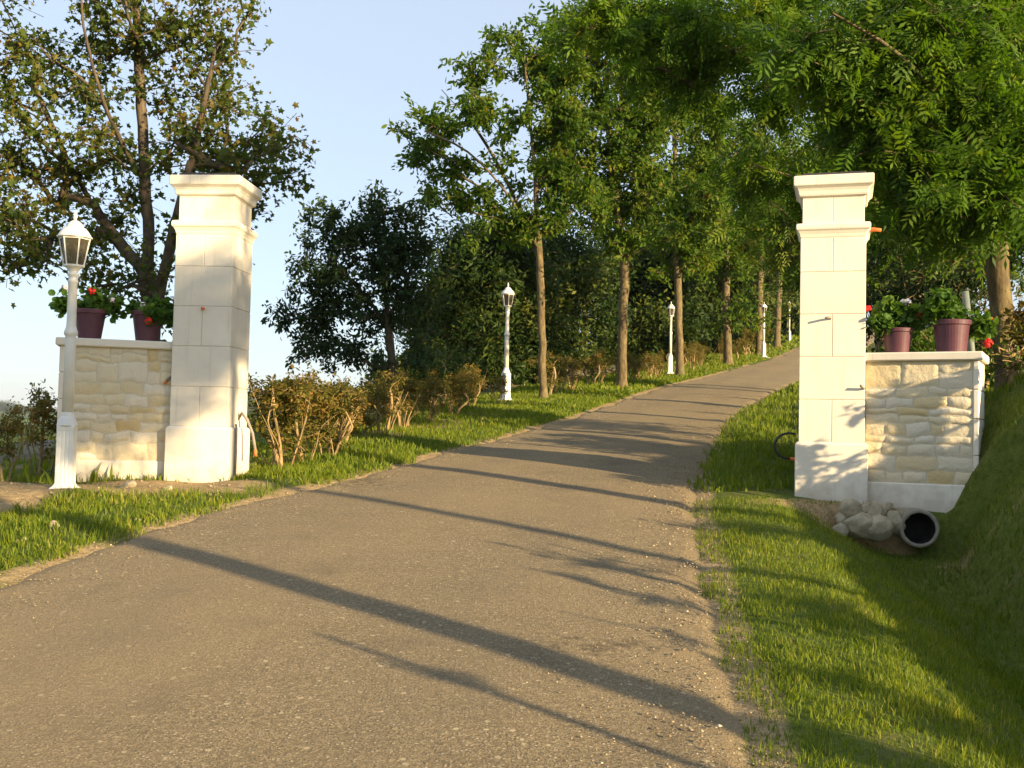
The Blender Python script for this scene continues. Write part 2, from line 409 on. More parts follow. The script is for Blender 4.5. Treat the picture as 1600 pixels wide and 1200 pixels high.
# ------------------------------------------------------------------ sun and sky
SUN_AZ = np.array([.752, -.659]); SUN_EL = 13.0
def light_setup():
    w = bpy.data.worlds.new('World'); scene.world = w; w.use_nodes = True
    nt = w.node_tree; nt.nodes.clear()
    out = nt.nodes.new('ShaderNodeOutputWorld'); bg = nt.nodes.new('ShaderNodeBackground')
    sky = nt.nodes.new('ShaderNodeTexSky'); sky.sky_type = 'NISHITA'; sky.sun_disc = False
    sky.sun_elevation = R_(SUN_EL); sky.sun_rotation = math.atan2(SUN_AZ[0], SUN_AZ[1])
    sky.altitude = 150; sky.air_density = 1.0; sky.dust_density = .8; sky.ozone_density = 2.6
    bg.inputs[1].default_value = .105
    hz = mixc(nt, .64, sky.outputs[0], (2.72, 2.98, 3.36)); nt.links.new(hz, bg.inputs[0]); nt.links.new(bg.outputs[0], out.inputs[0])
    L = bpy.data.lights.new('sun', 'SUN'); L.energy = 5.0; L.angle = R_(.4); L.color = (1.0, .76, .43)
    o = bpy.data.objects.new('sun', L); COL.objects.link(o)
    ce = math.cos(R_(SUN_EL))
    d = Vector((SUN_AZ[0] * ce, SUN_AZ[1] * ce, math.sin(R_(SUN_EL))))
    o.rotation_euler = d.to_track_quat('Z', 'Y').to_euler(); o.location = (12, -12, 14)
light_setup()
vs = scene.view_settings
scene.display_settings.display_device = 'sRGB'
vs.view_transform = 'Standard'; vs.look = 'None'; vs.exposure = 1.45; vs.gamma = 1.0
scene.render.engine = 'CYCLES'
cy = scene.cycles
cy.max_bounces = 6; cy.diffuse_bounces = 3; cy.glossy_bounces = 2; cy.transmission_bounces = 4; cy.transparent_max_bounces = 8
cy.use_denoising = True

# ------------------------------------------------------------------ ground sheet
def geo(a, b, n): return list(np.sign(a) * np.geomspace(abs(a), abs(b), n))
def build_ground():
    xs = np.array(sorted(set(geo(-3500, -70, 34) + list(np.arange(-68, -14, 1.5)) + list(np.arange(-14, -6, .3)) + list(np.arange(-6, 2, .1)) + list(np.arange(2, 4.4, .05)) + list(np.arange(4.4, 7.5, .1))
                  + list(np.arange(7.5, 26, .45)) + list(np.arange(26, 70, 1.6)) + geo(72, 3500, 22))))
    ys = np.array(sorted(set(geo(-400, -9, 14) + list(np.arange(-8, 2, .3)) + list(np.arange(2, 8.6, .1)) + list(np.arange(8.6, 9.6, .05)) + list(np.arange(9.6, 15, .1)) + list(np.arange(15, 40, .35)) + list(np.arange(40, 140, 1.2)) + geo(142, 3500, 36))))
    X, Y = np.meshgrid(xs, ys); Z = G(X, Y)
    nx, ny = len(xs), len(ys)
    V = np.stack([X.ravel(), Y.ravel(), Z.ravel()], 1)
    i = np.arange(ny - 1)[:, None] * nx + np.arange(nx - 1)[None, :]
    Fc = np.stack([i, i + 1, i + 1 + nx, i + nx], -1).reshape(-1, 4)
    t = XL(Y) - X; s = X - XR(Y)
    dirt = np.zeros_like(X)
    # bare earth: road margins, foot of the walls, the corner by the first lamp, round the pipe, under hedges
    dirt = np.maximum(dirt, .66 * (1 - sstep(.05, .26, np.abs(t))))
    dirt = np.maximum(dirt, .75 * (1 - sstep(.02, .22, np.abs(s))))
    dirt = np.maximum(dirt, .95 * np.exp(-(((X + 3.0) / 1.05) ** 2 + ((Y - 9.40) / .58) ** 2) ** 2))
    dirt = np.maximum(dirt, 1.0 * np.exp(-(((X + 4.35) / .85) ** 2 + ((Y - 8.75) / .95) ** 2) ** 2))
    dirt = np.maximum(dirt, .9 * np.exp(-(((X - 2.75) / .8) ** 2 + ((Y - 9.1) / .28) ** 2) ** 2))
    dirt = np.maximum(dirt, .62 * sstep(.75, 1.2, t) * (1 - sstep(1.6, 2.4, t)) * (Y > 10) * (Y < 50))
    dirt = np.maximum(dirt, .36 * sstep(1.3, 1.9, s) * (1 - sstep(2.8, 3.6, s)) * (Y < 9.4))
    dirt = np.maximum(dirt, .5 * sstep(2.4, 4, t) * (1 - sstep(30, 60, t)) * (Y > 8))
    o = np_mesh('ground', V, Fc.ravel(), np.full(len(Fc), 4), M['ground'], lv=dirt.ravel(), smooth=True, attr='dirt')
    set_meta(o, 'grassy hillside ground with ditch and bank falling to a far valley', 'ground', kind='structure')
build_ground()

def build_road():
    ys = np.concatenate([np.arange(-30, 0, .5), np.arange(0, 16, .07), np.arange(16, 45, .2), np.arange(45, 120, 1.0)])
    n = 44; fr = np.linspace(0, 1, n)
    xl = XL(ys) + .05 * vnoise(ys, ys * 0, .16, 1.0) + .09 * vnoise(ys, ys * 0, .55, 2.0)
    xr = XR(ys) + .05 * vnoise(ys, ys * 0, .15, 4.0) + .07 * vnoise(ys, ys * 0, .6, 7.0)
    X = xl[:, None] + (xr - xl)[:, None] * fr[None]
    Y = np.repeat(ys[:, None], n, 1)
    e = np.minimum(fr, 1 - fr)[None] * (xr - xl)[:, None]
    Z = ZR(Y) + .012 + .02 * sstep(0, 1.2, e) + .006 * vnoise(X, Y, .9) - .045 * (1 - sstep(0, .16, e))
    edge = 1 - sstep(0, .75, e)
    i = np.arange(len(ys) - 1)[:, None] * n + np.arange(n - 1)[None]
    Fc = np.stack([i, i + 1, i + 1 + n, i + n], -1).reshape(-1, 4)
    o = np_mesh('road', np.stack([X.ravel(), Y.ravel(), Z.ravel()], 1), Fc.ravel(), np.full(len(Fc), 4), M['asphalt'], lv=edge.ravel(), smooth=True, attr='edge')
    wear = .9 * np.exp(-(((X - .43) / .42) ** 2 + ((Y - 5.02) / .22) ** 2)) + .8 * np.exp(-(((X + 1.35) / .5) ** 2 + ((Y - 9.8) / .7) ** 2)) + .5 * np.exp(-(((X + 1.9) / .5) ** 2 + ((Y - 8.6) / .35) ** 2))
    at = o.data.attributes.new('wear', 'FLOAT', 'POINT'); at.data.foreach_set('value', wear.ravel().astype(np.float32))
    fx = np.repeat(fr[None], len(ys), 0)
    track = np.exp(-((fx - .29) / .10) ** 2) + np.exp(-((fx - .70) / .10) ** 2)
    at = o.data.attributes.new('track', 'FLOAT', 'POINT'); at.data.foreach_set('value', track.ravel().astype(np.float32))
    set_meta(o, 'worn grey brown asphalt drive climbing and curving right between the gate pillars', 'road', kind='structure')
build_road()

def build_yard():
    # pale hard standing on the lower terrace left of the hedge
    bm = bmesh.new(); xs = np.linspace(0, 1, 21)
    ys = np.linspace(7.5, 40, 70); rows = []
    for y in ys:
        a = float(XL(y)) - 8.8 - .2 * math.sin(y); b = float(XL(y)) - 3.6 + .2 * math.sin(y * 1.7)
        rows.append([bm.verts.new((a + (b - a) * f, y, Gz(a + (b - a) * f, y) + .05 - .22 * max(0, 1 - min(f, 1 - f) / .1))) for f in xs])
    for p, q in zip(rows, rows[1:]):
        for k in range(20): bm.faces.new((p[k], p[k + 1], q[k + 1], q[k]))
    set_meta(part('path', bm, M['yard'], None, True), 'pale gravel track on the lower terrace left of the hedge', 'path', kind='structure')
build_yard()

# ------------------------------------------------------------------ scattered stuff: grass, chippings
def blades(name, pts, h, wd, lv, seed, bend=.5):
    r = np.random.default_rng(seed); n = len(pts)
    a = r.uniform(0, 2 * np.pi, n); side = np.stack([np.cos(a), np.sin(a), 0 * a], 1)
    b = r.uniform(0, 2 * np.pi, n); lean = np.stack([np.cos(b), np.sin(b), 0 * b], 1) * (np.abs(r.normal(0, bend, n)) * h)[:, None]
    up = np.zeros((n, 3)); up[:, 2] = h
    w = side * (wd * .5)[:, None]
    v0 = pts - w; v1 = pts + w
    mid = pts + up * .58 + lean * .35
    v2 = mid + w * .75; v3 = mid - w * .75
    tip = pts + up * 1.0 + lean
    V = np.stack([v0, v1, v2, v3, tip], 1).reshape(-1, 3)
    base = np.arange(n) * 5
    Fq = np.stack([base, base + 1, base + 2, base + 3, base + 3, base + 2, base + 4], 1)
    return V, Fq.ravel(), np.tile([4, 3], n), np.repeat(lv, 5)
def in_road(x, y, m=0.0): return (x > XL(y) + m) & (x < XR(y) - m)
def build_grass():
    r = np.random.default_rng(3)
    P_, H_, W_, L_ = [], [], [], []
    def field(x0, x1, y0, y1, dens, cond, hmin, hmax, wk, lvm=.45, lvs=.2):
        n = int((x1 - x0) * (y1 - y0) * dens)
        x = r.uniform(x0, x1, n); y = r.uniform(y0, y1, n)
        keep = cond(x, y); x, y = x[keep], y[keep]
        cl = vnoise(x, y, .13, 3) * .5 + vnoise(x, y, .5, 8) * .5
        k = r.uniform(0, 1, len(x)) < np.clip(.65 + .5 * cl, .1, 1); x, y, cl = x[k], y[k], cl[k]
        z = G(x, y)
        h = r.uniform(hmin, hmax, len(x)) * (1 + .45 * cl)
        P_.append(np.stack([x, y, z - .008], 1)); H_.append(h)
        W_.append(wk * r.uniform(.7, 1.3, len(x)))
        L_.append(np.clip(r.normal(lvm, lvs, len(x)) + .1 * cl, 0, 1))
    sR = lambda x, y: x - XR(y)
    tL = lambda x, y: XL(y) - x
    ejR = lambda x, y: -.05 + .13 * vnoise(y, y * 0, .35, 4) + .06 * vnoise(y, x * 0, .11, 9)
    ejL = lambda x, y: -.03 + .16 * vnoise(y, y * 0, .4, 1) + .06 * vnoise(y, x * 0, .12, 5)
    dirtL = lambda x, y: (np.exp(-(((x + 3.0) / 1.0) ** 2 + ((y - 9.42) / .48) ** 2) ** 2) + np.exp(-(((x + 4.4) / .8) ** 2 + ((y - 8.75) / .85) ** 2) ** 2)) < .35 + .35 * vnoise(x, y, .2)
    fdens = lambda x, y, y0: np.random.default_rng(9).uniform(0, 1, len(x)) < np.clip((y0 / y) ** 2, 0, 1)
    # right verge and ditch near the camera
    field(.6, 4.6, 2.2, 9.25, 8200, lambda x, y: (sR(x, y) > ejR(x, y)) & (sR(x, y) < 1.5) & fdens(x, y, 5.5), .018, .052, .0050, .47, .24)
    field(1.5, 6.5, 2.2, 9.6, 3200, lambda x, y: (sR(x, y) >= 1.35) & (sR(x, y) < 4.2) & ~((y > 8.85) & (sR(x, y) < 2.3)) & fdens(x, y, 6), .03, .085, .0065, .22, .20)  # lower leaf tone puts the bank's shade into the blade colour
    # right verge past the gate
    field(1.6, 8, 9.6, 22, 700, lambda x, y: (sR(x, y) > ejR(x, y)) & (sR(x, y) < 5) & fdens(x, y, 14) & ~((y < 10.2) & (sR(x, y) > .7) & (sR(x, y) < 2.5)), .05, .12, .016, .42)
    field(4, 16, 22, 45, 140, lambda x, y: (sR(x, y) > .1) & (sR(x, y) < 7), .06, .14, .04, .42)
    # left verge
    field(-7, -1.6, 5.2, 10.2, 4000, lambda x, y: (tL(x, y) > ejL(x, y)) & (tL(x, y) < 3.2) & dirtL(x, y) & fdens(x, y, 7), .022, .085, .008, .46, .30)
    field(-3.6, .2, 9.9, 16, 2200, lambda x, y: (tL(x, y) > ejL(x, y)) & (tL(x, y) < 2.3) & fdens(x, y, 10.5), .03, .085, .012, .45)
    field(-2, 3, 16, 24, 900, lambda x, y: (tL(x, y) > .05) & (tL(x, y) < 3.2), .035, .085, .02, .45)
    field(0, 12, 24, 48, 200, lambda x, y: (tL(x, y) > .1) & (tL(x, y) < 3.2), .05, .12, .05, .47)
    field(8, 22, 48, 75, 40, lambda x, y: (tL(x, y) > .1) & (tL(x, y) < 4), .06, .16, .1, .47)
    field(-7.5, -2.4, 2.2, 5.2, 1300, lambda x, y: (tL(x, y) > ejL(x, y)) & (tL(x, y) < 4.5), .03, .09, .011, .45, .25)
    field(4.5, 13, -1, 9.7, 260, lambda x, y: (sR(x, y) > 4.0), .05, .14, .02, .42, .28)
    # behind the walls and on the far right slope
    field(3, 16, 9.7, 34, 60, lambda x, y: (sR(x, y) > 2.4), .08, .2, .04, .5)
    field(-12, -3.5, 9.5, 20, 90, lambda x, y: (tL(x, y) > 1.8), .06, .16, .03, .5, .25)
    Pn = np.concatenate(P_); H = np.concatenate(H_); W = np.concatenate(W_); Lv = np.concatenate(L_)
    V, f, fl, lv = blades('grass', Pn, H, W, Lv, 5)
    o = np_mesh('grass', V, f, fl, M['grass'], lv=lv)
    set_meta(o, 'bright short grass on the verges, ditch and banks beside the drive', 'grass', kind='stuff')
build_grass()

def chips_mesh(pts, size, seed):
    r = np.random.default_rng(seed); n = len(pts)
    T = np.array([(1, 0, 0), (0, 1, 0), (-1, 0, 0), (0, -1, 0), (.1, .05, .7), (0, 0, -.4)], float)
    a = r.uniform(0, 2 * np.pi, n); c, s = np.cos(a), np.sin(a)
    sc = size[:, None, None] * r.uniform(.6, 1.3, (n, 6, 1))
    t = np.repeat(T[None], n, 0) * sc
    x = t[..., 0] * c[:, None] - t[..., 1] * s[:, None]; y = t[..., 0] * s[:, None] + t[..., 1] * c[:, None]
    V = np.stack([x, y, t[..., 2]], -1) + pts[:, None, :]
    tri = np.array([(0, 1, 4), (1, 2, 4), (2, 3, 4), (3, 0, 4), (1, 0, 5), (2, 1, 5), (3, 2, 5), (0, 3, 5)])
    Fc = (np.arange(n)[:, None, None] * 6 + tri[None]).reshape(-1)
    return V.reshape(-1, 3), Fc, np.full(n * 8, 3)
def build_chips():
    r = np.random.default_rng(21); pts = []; sz = []
    def add(y0, y1, n, fx, s0, s1):
        y = r.uniform(y0, y1, n); x = fx(y, n); z = np.where(in_road(x, y, .1), ZR(y) + .026, G(x, y) + .004)
        pts.append(np.stack([x, y, z], 1)); sz.append(s0 + (s1 - s0) * r.uniform(0, 1, n) ** 3)
    add(2.5, 12, 5200, lambda y, n: XR(y) - np.abs(r.normal(0, .30, n)) + .06, .002, .011)
    add(2.5, 13, 3600, lambda y, n: XL(y) + np.abs(r.normal(0, .36, n)) - .1, .002, .009)
    add(2.5, 14, 4200, lambda y, n: XL(y) + (XR(y) - XL(y)) * r.uniform(0, 1, n), .0014, .0045)
    add(3, 7.5, 1500, lambda y, n: .25 + .09 * y * 0 + r.normal(0, .33, n), .002, .007)
    add(13, 26, 1800, lambda y, n: XL(y) + (XR(y) - XL(y)) * r.uniform(0, 1, n), .004, .012)
    add(8.4, 10.0, 420, lambda y, n: r.uniform(-5.2, -2.3, n), .004, .022)
    p = np.concatenate(pts); s = np.concatenate(sz)
    V, f, fl = chips_mesh(p, s, 4)
    lv = np.repeat(np.clip(r.normal(.45, .25, len(p)), 0, 1), 6)
    o = np_mesh('loose_gravel', V, f, fl, M['chips'], lv=lv)
    set_meta(o, 'loose pale chippings strewn over the drive and along its edges', 'gravel', kind='stuff')
build_chips()

# ------------------------------------------------------------------ gate pillars
def ashlar(bm, lay, c, s, tint, bev=.004):
    n0 = len(bm.verts); box(bm, c, s, bev); bm.verts.ensure_lookup_table()
    for v in bm.verts[n0:]: v[lay] = tint
def make_pillar(label, loc, rz):
    t = thing('gate_pillar', label, 'gate pillar', loc, rz)
    hw = .272; r = random.Random(int(loc[0] * 100))
    bm = bmesh.new(); ly = bm.verts.layers.float.new('lv')
    square_lathe(bm, [(.300, -.25), (.300, .50), (.296, .512), (.276, .528)], .007)
    part('plinth', bm, M['stone'], t)
    # shaft: courses of ashlar, alternate ones in two stones
    bm = bmesh.new(); ly = bm.verts.layers.float.new('lv')
    edges = [.526, .89, 1.26, 1.628, 1.995, 2.292]
    for k, (a, b) in enumerate(zip(edges, edges[1:])):
        g = .0035
        if k % 2 == 0:
            for sgn in (-1, 1):
                ashlar(bm, ly, (sgn * (hw / 2 + g / 4), 0, (a + b) / 2), (hw - g / 2, hw * 2, b - a - g), r.random())
        else:
            ashlar(bm, ly, (0, 0, (a + b) / 2), (hw * 2, hw * 2, b - a - g), r.random())
    sh = part('shaft', bm, M['stone'], t)
    bm = bmesh.new(); box(bm, (0, 0, 1.41), (hw * 2 - .012, hw * 2 - .012, 1.78)); part('mortar_core', bm, M['mortar'], sh)
    bm = bmesh.new(); ly = bm.verts.layers.float.new('lv')
    square_lathe(bm, [(hw - .003, 2.288), (hw + .004, 2.30), (hw + .010, 2.325), (hw + .022, 2.350), (hw + .034, 2.362), (hw + .038, 2.372), (hw + .038, 2.400), (hw + .030, 2.414), (.262, 2.424)], .006)
    part('necking', bm, M['stone'], t)
    bm = bmesh.new(); ly = bm.verts.layers.float.new('lv')
    for sgn in (-1, 1): ashlar(bm, ly, (sgn * .1295, 0, 2.532), (.2575, .517, .222), r.random())
    part('neck_block', bm, M['stone'], t)
    bm = bmesh.new(); ly = bm.verts.layers.float.new('lv')
    square_lathe(bm, [(.256, 2.640), (.266, 2.650), (.284, 2.658), (.290, 2.672), (.294, 2.700), (.304, 2.722), (.322, 2.738), (.330, 2.744), (.333, 2.752), (.333, 2.822), (.326, 2.830), (.17, 2.852), (.05, 2.862)], .007)
    part('cap', bm, M['stone'], t)
    bm = bmesh.new(); square_lathe(bm, [(.268, 2.832), (.268, 2.860), (.25, 2.866)], .01); part('cap_plate', bm, M['darkplate'], t)
    return t
RZ_R, RZ_L = R_(-17), R_(-4.5)
pr = P(1298, 787, 9.3); ur = Vector((math.cos(RZ_R), math.sin(RZ_R), 0)); nr = Vector((-ur.y, ur.x, 0))
PR = Vector((pr.x, pr.y, 1.6 + (686 - 787) / F * 9.3)) + nr * .30
pl = P(305, 757, 9.9); ul = Vector((math.cos(RZ_L), math.sin(RZ_L), 0)); nl = Vector((-ul.y, ul.x, 0))
PL = Vector((pl.x, pl.y, pl.z)) + nl * .30
make_pillar('tall sunlit cream stone gate pillar right of the drive, orange tube near its top', PR, RZ_R)
make_pillar('tall cream stone gate pillar left of the drive, dappled by tree shade', PL, RZ_L)

# ------------------------------------------------------------------ wing walls
def rubble_face(bm, lay, L, z0, z1, y0, r, flip=False):
    """courses of rough stones on the plane y=y0 facing -y, x from 0 to L"""
    z = z0
    while z < z1 - .03:
        h = min(r.choice([.07, .10, .13, .16, .20]), z1 - z)
        if z1 - (z + h) < .06: h = z1 - z
        x = 0.0
        while x < L - .01:
            w = min(r.uniform(.09, .34) if h > .1 else r.uniform(.11, .28), L - x)
            if L - (x + w) < .08: w = L - x
            if h > .12 and r.random() < .45 and w > .1:
                hs = h * r.uniform(.4, .6); cells = [(z, hs), (z + hs, h - hs)]
            else: cells = [(z, h)]
            for (cz, ch) in cells:
                stone(bm, lay, x, x + w, cz, cz + ch, y0, r)
            x += w
        z += h
def stone(bm, lay, x0, x1, z0, z1, y0, r):
    g = r.uniform(.003, .0085); x0 += g; x1 -= g; z0 += g; z1 -= g
    nx = max(4, int((x1 - x0) / .022)); nz = max(4, int((z1 - z0) / .022))
    out = r.uniform(.005, .013); tint = min(1, max(0, r.gauss(.34, .22))); sd = r.uniform(0, 99)
    rows = []
    for j in range(nz + 1):
        row = []
        for i in range(nx + 1):
            a, b = i / nx, j / nz
            x = x0 + (x1 - x0) * a; zz = z0 + (z1 - z0) * b
            e = min(a, 1 - a, 1) * (x1 - x0); f = min(b, 1 - b) * (z1 - z0)
            k = min(1, min(e, f) / .017); k = math.sin(k * math.pi / 2)
            nn = mnoise.noise(Vector((x * 22 + sd, zz * 22, sd))) * .5 + mnoise.noise(Vector((x * 55, zz * 55 + sd, 3))) * .28
            wob = .006 * mnoise.noise(Vector((x * 30, zz * 30, sd + 7)))
            rim = 1 - k
            v = bm.verts.new((x + wob * rim * 1.5, y0 + .001 - k * (out + .012 * nn), zz + wob * rim * 1.5)); v[lay] = tint
            row.append(v)
        rows.append(row)
    for p, q in zip(rows, rows[1:]):
        for i in range(nx): bm.faces.new((p[i], p[i + 1], q[i + 1], q[i]))
WALL_H = 1.235
def make_wall(label, loc, rz, L, seed, quoin_end, D=.34):
    """x runs away from the pillar (quoin_end=+1) or towards it (-1, wall spans -L..0); front faces -y"""
    t = thing('wing_wall', label, 'wall', loc, rz); r = random.Random(seed)
    x0, x1 = (0, L) if quoin_end > 0 else (-L, 0)
    H = WALL_H
    bm = bmesh.new(); bm.verts.layers.float.new('lv'); box(bm, ((x0 + x1) / 2, D / 2, H / 2 - .1), (L - .004, D - .004, H + .2)); body = part('wall_core', bm, M['mortar'], t)
    q = .03 if quoin_end > 0 else .085
    bm = bmesh.new(); ly = bm.verts.layers.float.new('lv')
    a = 0 if quoin_end > 0 else q
    n0 = 0
    tmp = bmesh.new(); tl = tmp.verts.layers.float.new('lv')
    rubble_face(tmp, tl, L - q, .205, H - .003, 0, r)
    for v in tmp.verts:
        X, Z = v.co.x, v.co.z
        fx = min(1, X / .06, (L - q - X) / .06); fz = min(1, (Z - .205) / .05, (H - .003 - Z) / .05)
        v.co.x += max(0, fx) * (.026 * mnoise.noise(Vector((X * 5.5 + seed, Z * 5.5, 1))) + .010 * mnoise.noise(Vector((X * 17, Z * 17, seed))))
        v.co.z += max(0, fz) * (.030 * mnoise.noise(Vector((X * 5, Z * 6, 40 + seed))) + .012 * mnoise.noise(Vector((X * 15, Z * 15, 9 + seed))))
        v.co.x += x0 + a
    part('rubble_facing', tmp, M['rubble'], t, True); bm.free()
    bm = bmesh.new(); ly = bm.verts.layers.float.new('lv')
    zz = .21; k = 0
    while zz < H - .01:
        h = min(.30 if k % 2 else .24, H - .004 - zz)
        if H - zz - h < .1: h = H - .004 - zz
        cx = x1 - q / 2 if quoin_end > 0 else x0 + q / 2
        ashlar(bm, ly, (cx + quoin_end * .008, D / 2, zz + h / 2), (q + .012, D + .024, h - .004), r.random(), .006); zz += h; k += 1
    part('quoin', bm, M['stone'], t)
    bm = bmesh.new(); ly = bm.verts.layers.float.new('lv')
    ashlar(bm, ly, ((x0 + x1) / 2 + quoin_end * .006, D / 2, -.03), (L + .016, D + .036, .47), .2, .008)
    part('footing_band', bm, M['stone'], t)
    bm = bmesh.new(); ly = bm.verts.layers.float.new('lv')
    ashlar(bm, ly, ((x0 + x1) / 2 + quoin_end * .024, D / 2, H + .032), (L + .05, D + .10, .072), .5, .010)
    part('coping', bm, M['stone'], t)
    return t
PRb, PLb = PR.z, PL.z
WRz = R_(-28); uw = Vector((math.cos(WRz), math.sin(WRz), 0)); nw = Vector((-uw.y, uw.x, 0))
WR0 = PR + ur * .275 - nr * .20; WR0.z = 1.04
make_wall('sunlit wing wall of rough yellow stone between the right pillar and the bank', WR0, WRz, .885, 4, 1, .50)
WLz = R_(17); ulw = Vector((math.cos(WLz), math.sin(WLz), 0)); nlw = Vector((-ulw.y, ulw.x, 0))
WL0 = PL - ul * .272 - nl * .16; WL0.z = 1.06
make_wall('dappled wing wall of rough yellow stone beside the left pillar, behind the nearest lamp', WL0, WLz, .99, 9, -1)

# ------------------------------------------------------------------ street lamps
def make_lamp(label, loc, rz):
    t = thing('street_lamp', label, 'lamp post', loc, rz, 'white lamp posts along the left side of the drive')
    def flute(a, z):
        if z > .545: return 1
        q = (a + math.pi / 4) % (math.pi / 2) - math.pi / 4
        o = min(1, math.cos(math.pi / 4) / math.cos(q) * 1.0) ; o = min(o, .97)
        k = math.tan(q)
        return o - (.030 * max(0, math.cos(k * 14)) if (.075 < z < .503 and abs(k) < .62) else 0)
    bm = bmesh.new()
    lathe(bm, [(.165, -.06), (.165, .012), (.148, .03), (.116, .05), (.101, .068), (.099, .074), (.0989, .0752), (.0988, .09), (.096, .502), (.096, .504), (.099, .52), (.099, .54), (.084, .552), (.066, .60), (.052, .63), (.048, .66)], 160, flute, True, (0, 0, 0), 0)
    part('pedestal', bm, M['paint'], t, False)
    bm = bmesh.new()
    lathe(bm, [(.047, .64), (.0435, 1.27), (.0445, 1.30), (.054, 1.31), (.056, 1.325), (.054, 1.34), (.044, 1.365), (.039, 1.39), (.0365, 1.745), (.043, 1.752), (.043, 1.765), (.036, 1.775), (.036, 1.80), (.048, 1.812), (.048, 1.822), (.036, 1.832), (.04, 1.85), (.062, 1.875), (.086, 1.888)], 20)
    part('pole', bm, M['paint'], t, True)
    bm = bmesh.new(); zb, zt, rb, rt = 1.885, 2.125, .080, .124
    lathe(bm, [(rb + .008, zb - .003), (rb + .010, zb + .012), (rb - .010, zb + .016)], 6)
    for k in range(6):
        a = 2 * math.pi * k / 6
        p0 = Vector((rb * math.cos(a), rb * math.sin(a), zb)); p1 = Vector((rt * math.cos(a), rt * math.sin(a), zt))
        tube(bm, [p0, p1], .0065, 4)
    lathe(bm, [(rt - .008, zt - .012), (rt + .004, zt - .012), (rt + .004, zt + .004), (rt - .008, zt + .004), (rt - .008, zt - .012)], 6, None, False)
    lf = part('lantern_frame', bm, M['paint'], t)
    bm = bmesh.new(); lathe(bm, [(rb - .006, zb + .012), (rt - .006, zt - .004)], 6, None, False); part('glass', bm, M['glass'], lf)
    bm = bmesh.new(); lathe(bm, [(.016, zb + .01), (.016, zb + .07), (.03, zb + .10), (.034, zb + .13), (.024, zb + .17), (.008, zb + .185)], 12); part('bulb', bm, M['bulb'], lf, True)
    bm = bmesh.new()
    lathe(bm, [(.124, zt - .002), (.140, zt + .002), (.142, zt + .010), (.132, zt + .020), (.122, zt + .040), (.106, zt + .064), (.092, zt + .078), (.090, zt + .083), (.073, zt + .086), (.070, zt + .098), (.058, zt + .122), (.038, zt + .141), (.020, zt + .150), (.012, zt + .153)], 24)
    rf = part('lantern_roof', bm, M['paint'], t)
    bm = bmesh.new()
    lathe(bm, [(.014, zt + .150), (.010, zt + .16), (.012, zt + .17), (.018, zt + .184), (.013, zt + .20), (.011, zt + .225), (.004, zt + .240)], 12); part('finial', bm, M['paint'], rf, True)
    bm = bmesh.new(); box(bm, (0, 0, -.07), (.42, .42, .12), .012); part('footing', bm, M['concrete'], t)
    return t
def copy_tree(o, parent=None):
    c = o.copy(); COL.objects.link(c)
    if parent: c.parent = parent
    for ch in o.children: copy_tree(ch, c)
    return c
lamp_specs = [(101, 768, 9.1, 'nearest white lamp post with smoked lantern, standing in front of the left wing wall', 10),
              (790, 626, 21.6, 'white lamp post standing alone at the end of the near hedge, sunlit, mid picture', 40),
              (1047, 583, 35.3, 'white lamp post beside a tan tree trunk on the far verge', 4),
              (1193, 557, 46.3, 'small distant white lamp post where the drive bends away right', 22),
              (1233, 532, 61, 'farthest tiny bluish white lamp post next to the right gate pillar', 33)]
lamp0 = None; LAMP_POS = []
for (u, v, d, lab, rz) in lamp_specs:
    p = P(u, v, d); z = p.z if d < 12 else Gz(p.x, p.y) + .01
    loc = Vector((p.x, p.y, z))
    LAMP_POS.append(loc)
    if lamp0 is None: lamp0 = make_lamp(lab, loc, R_(rz))
    else:
        o = copy_tree(lamp0); o.location = loc; o.rotation_euler = (0, 0, R_(rz)); o['label'] = lab

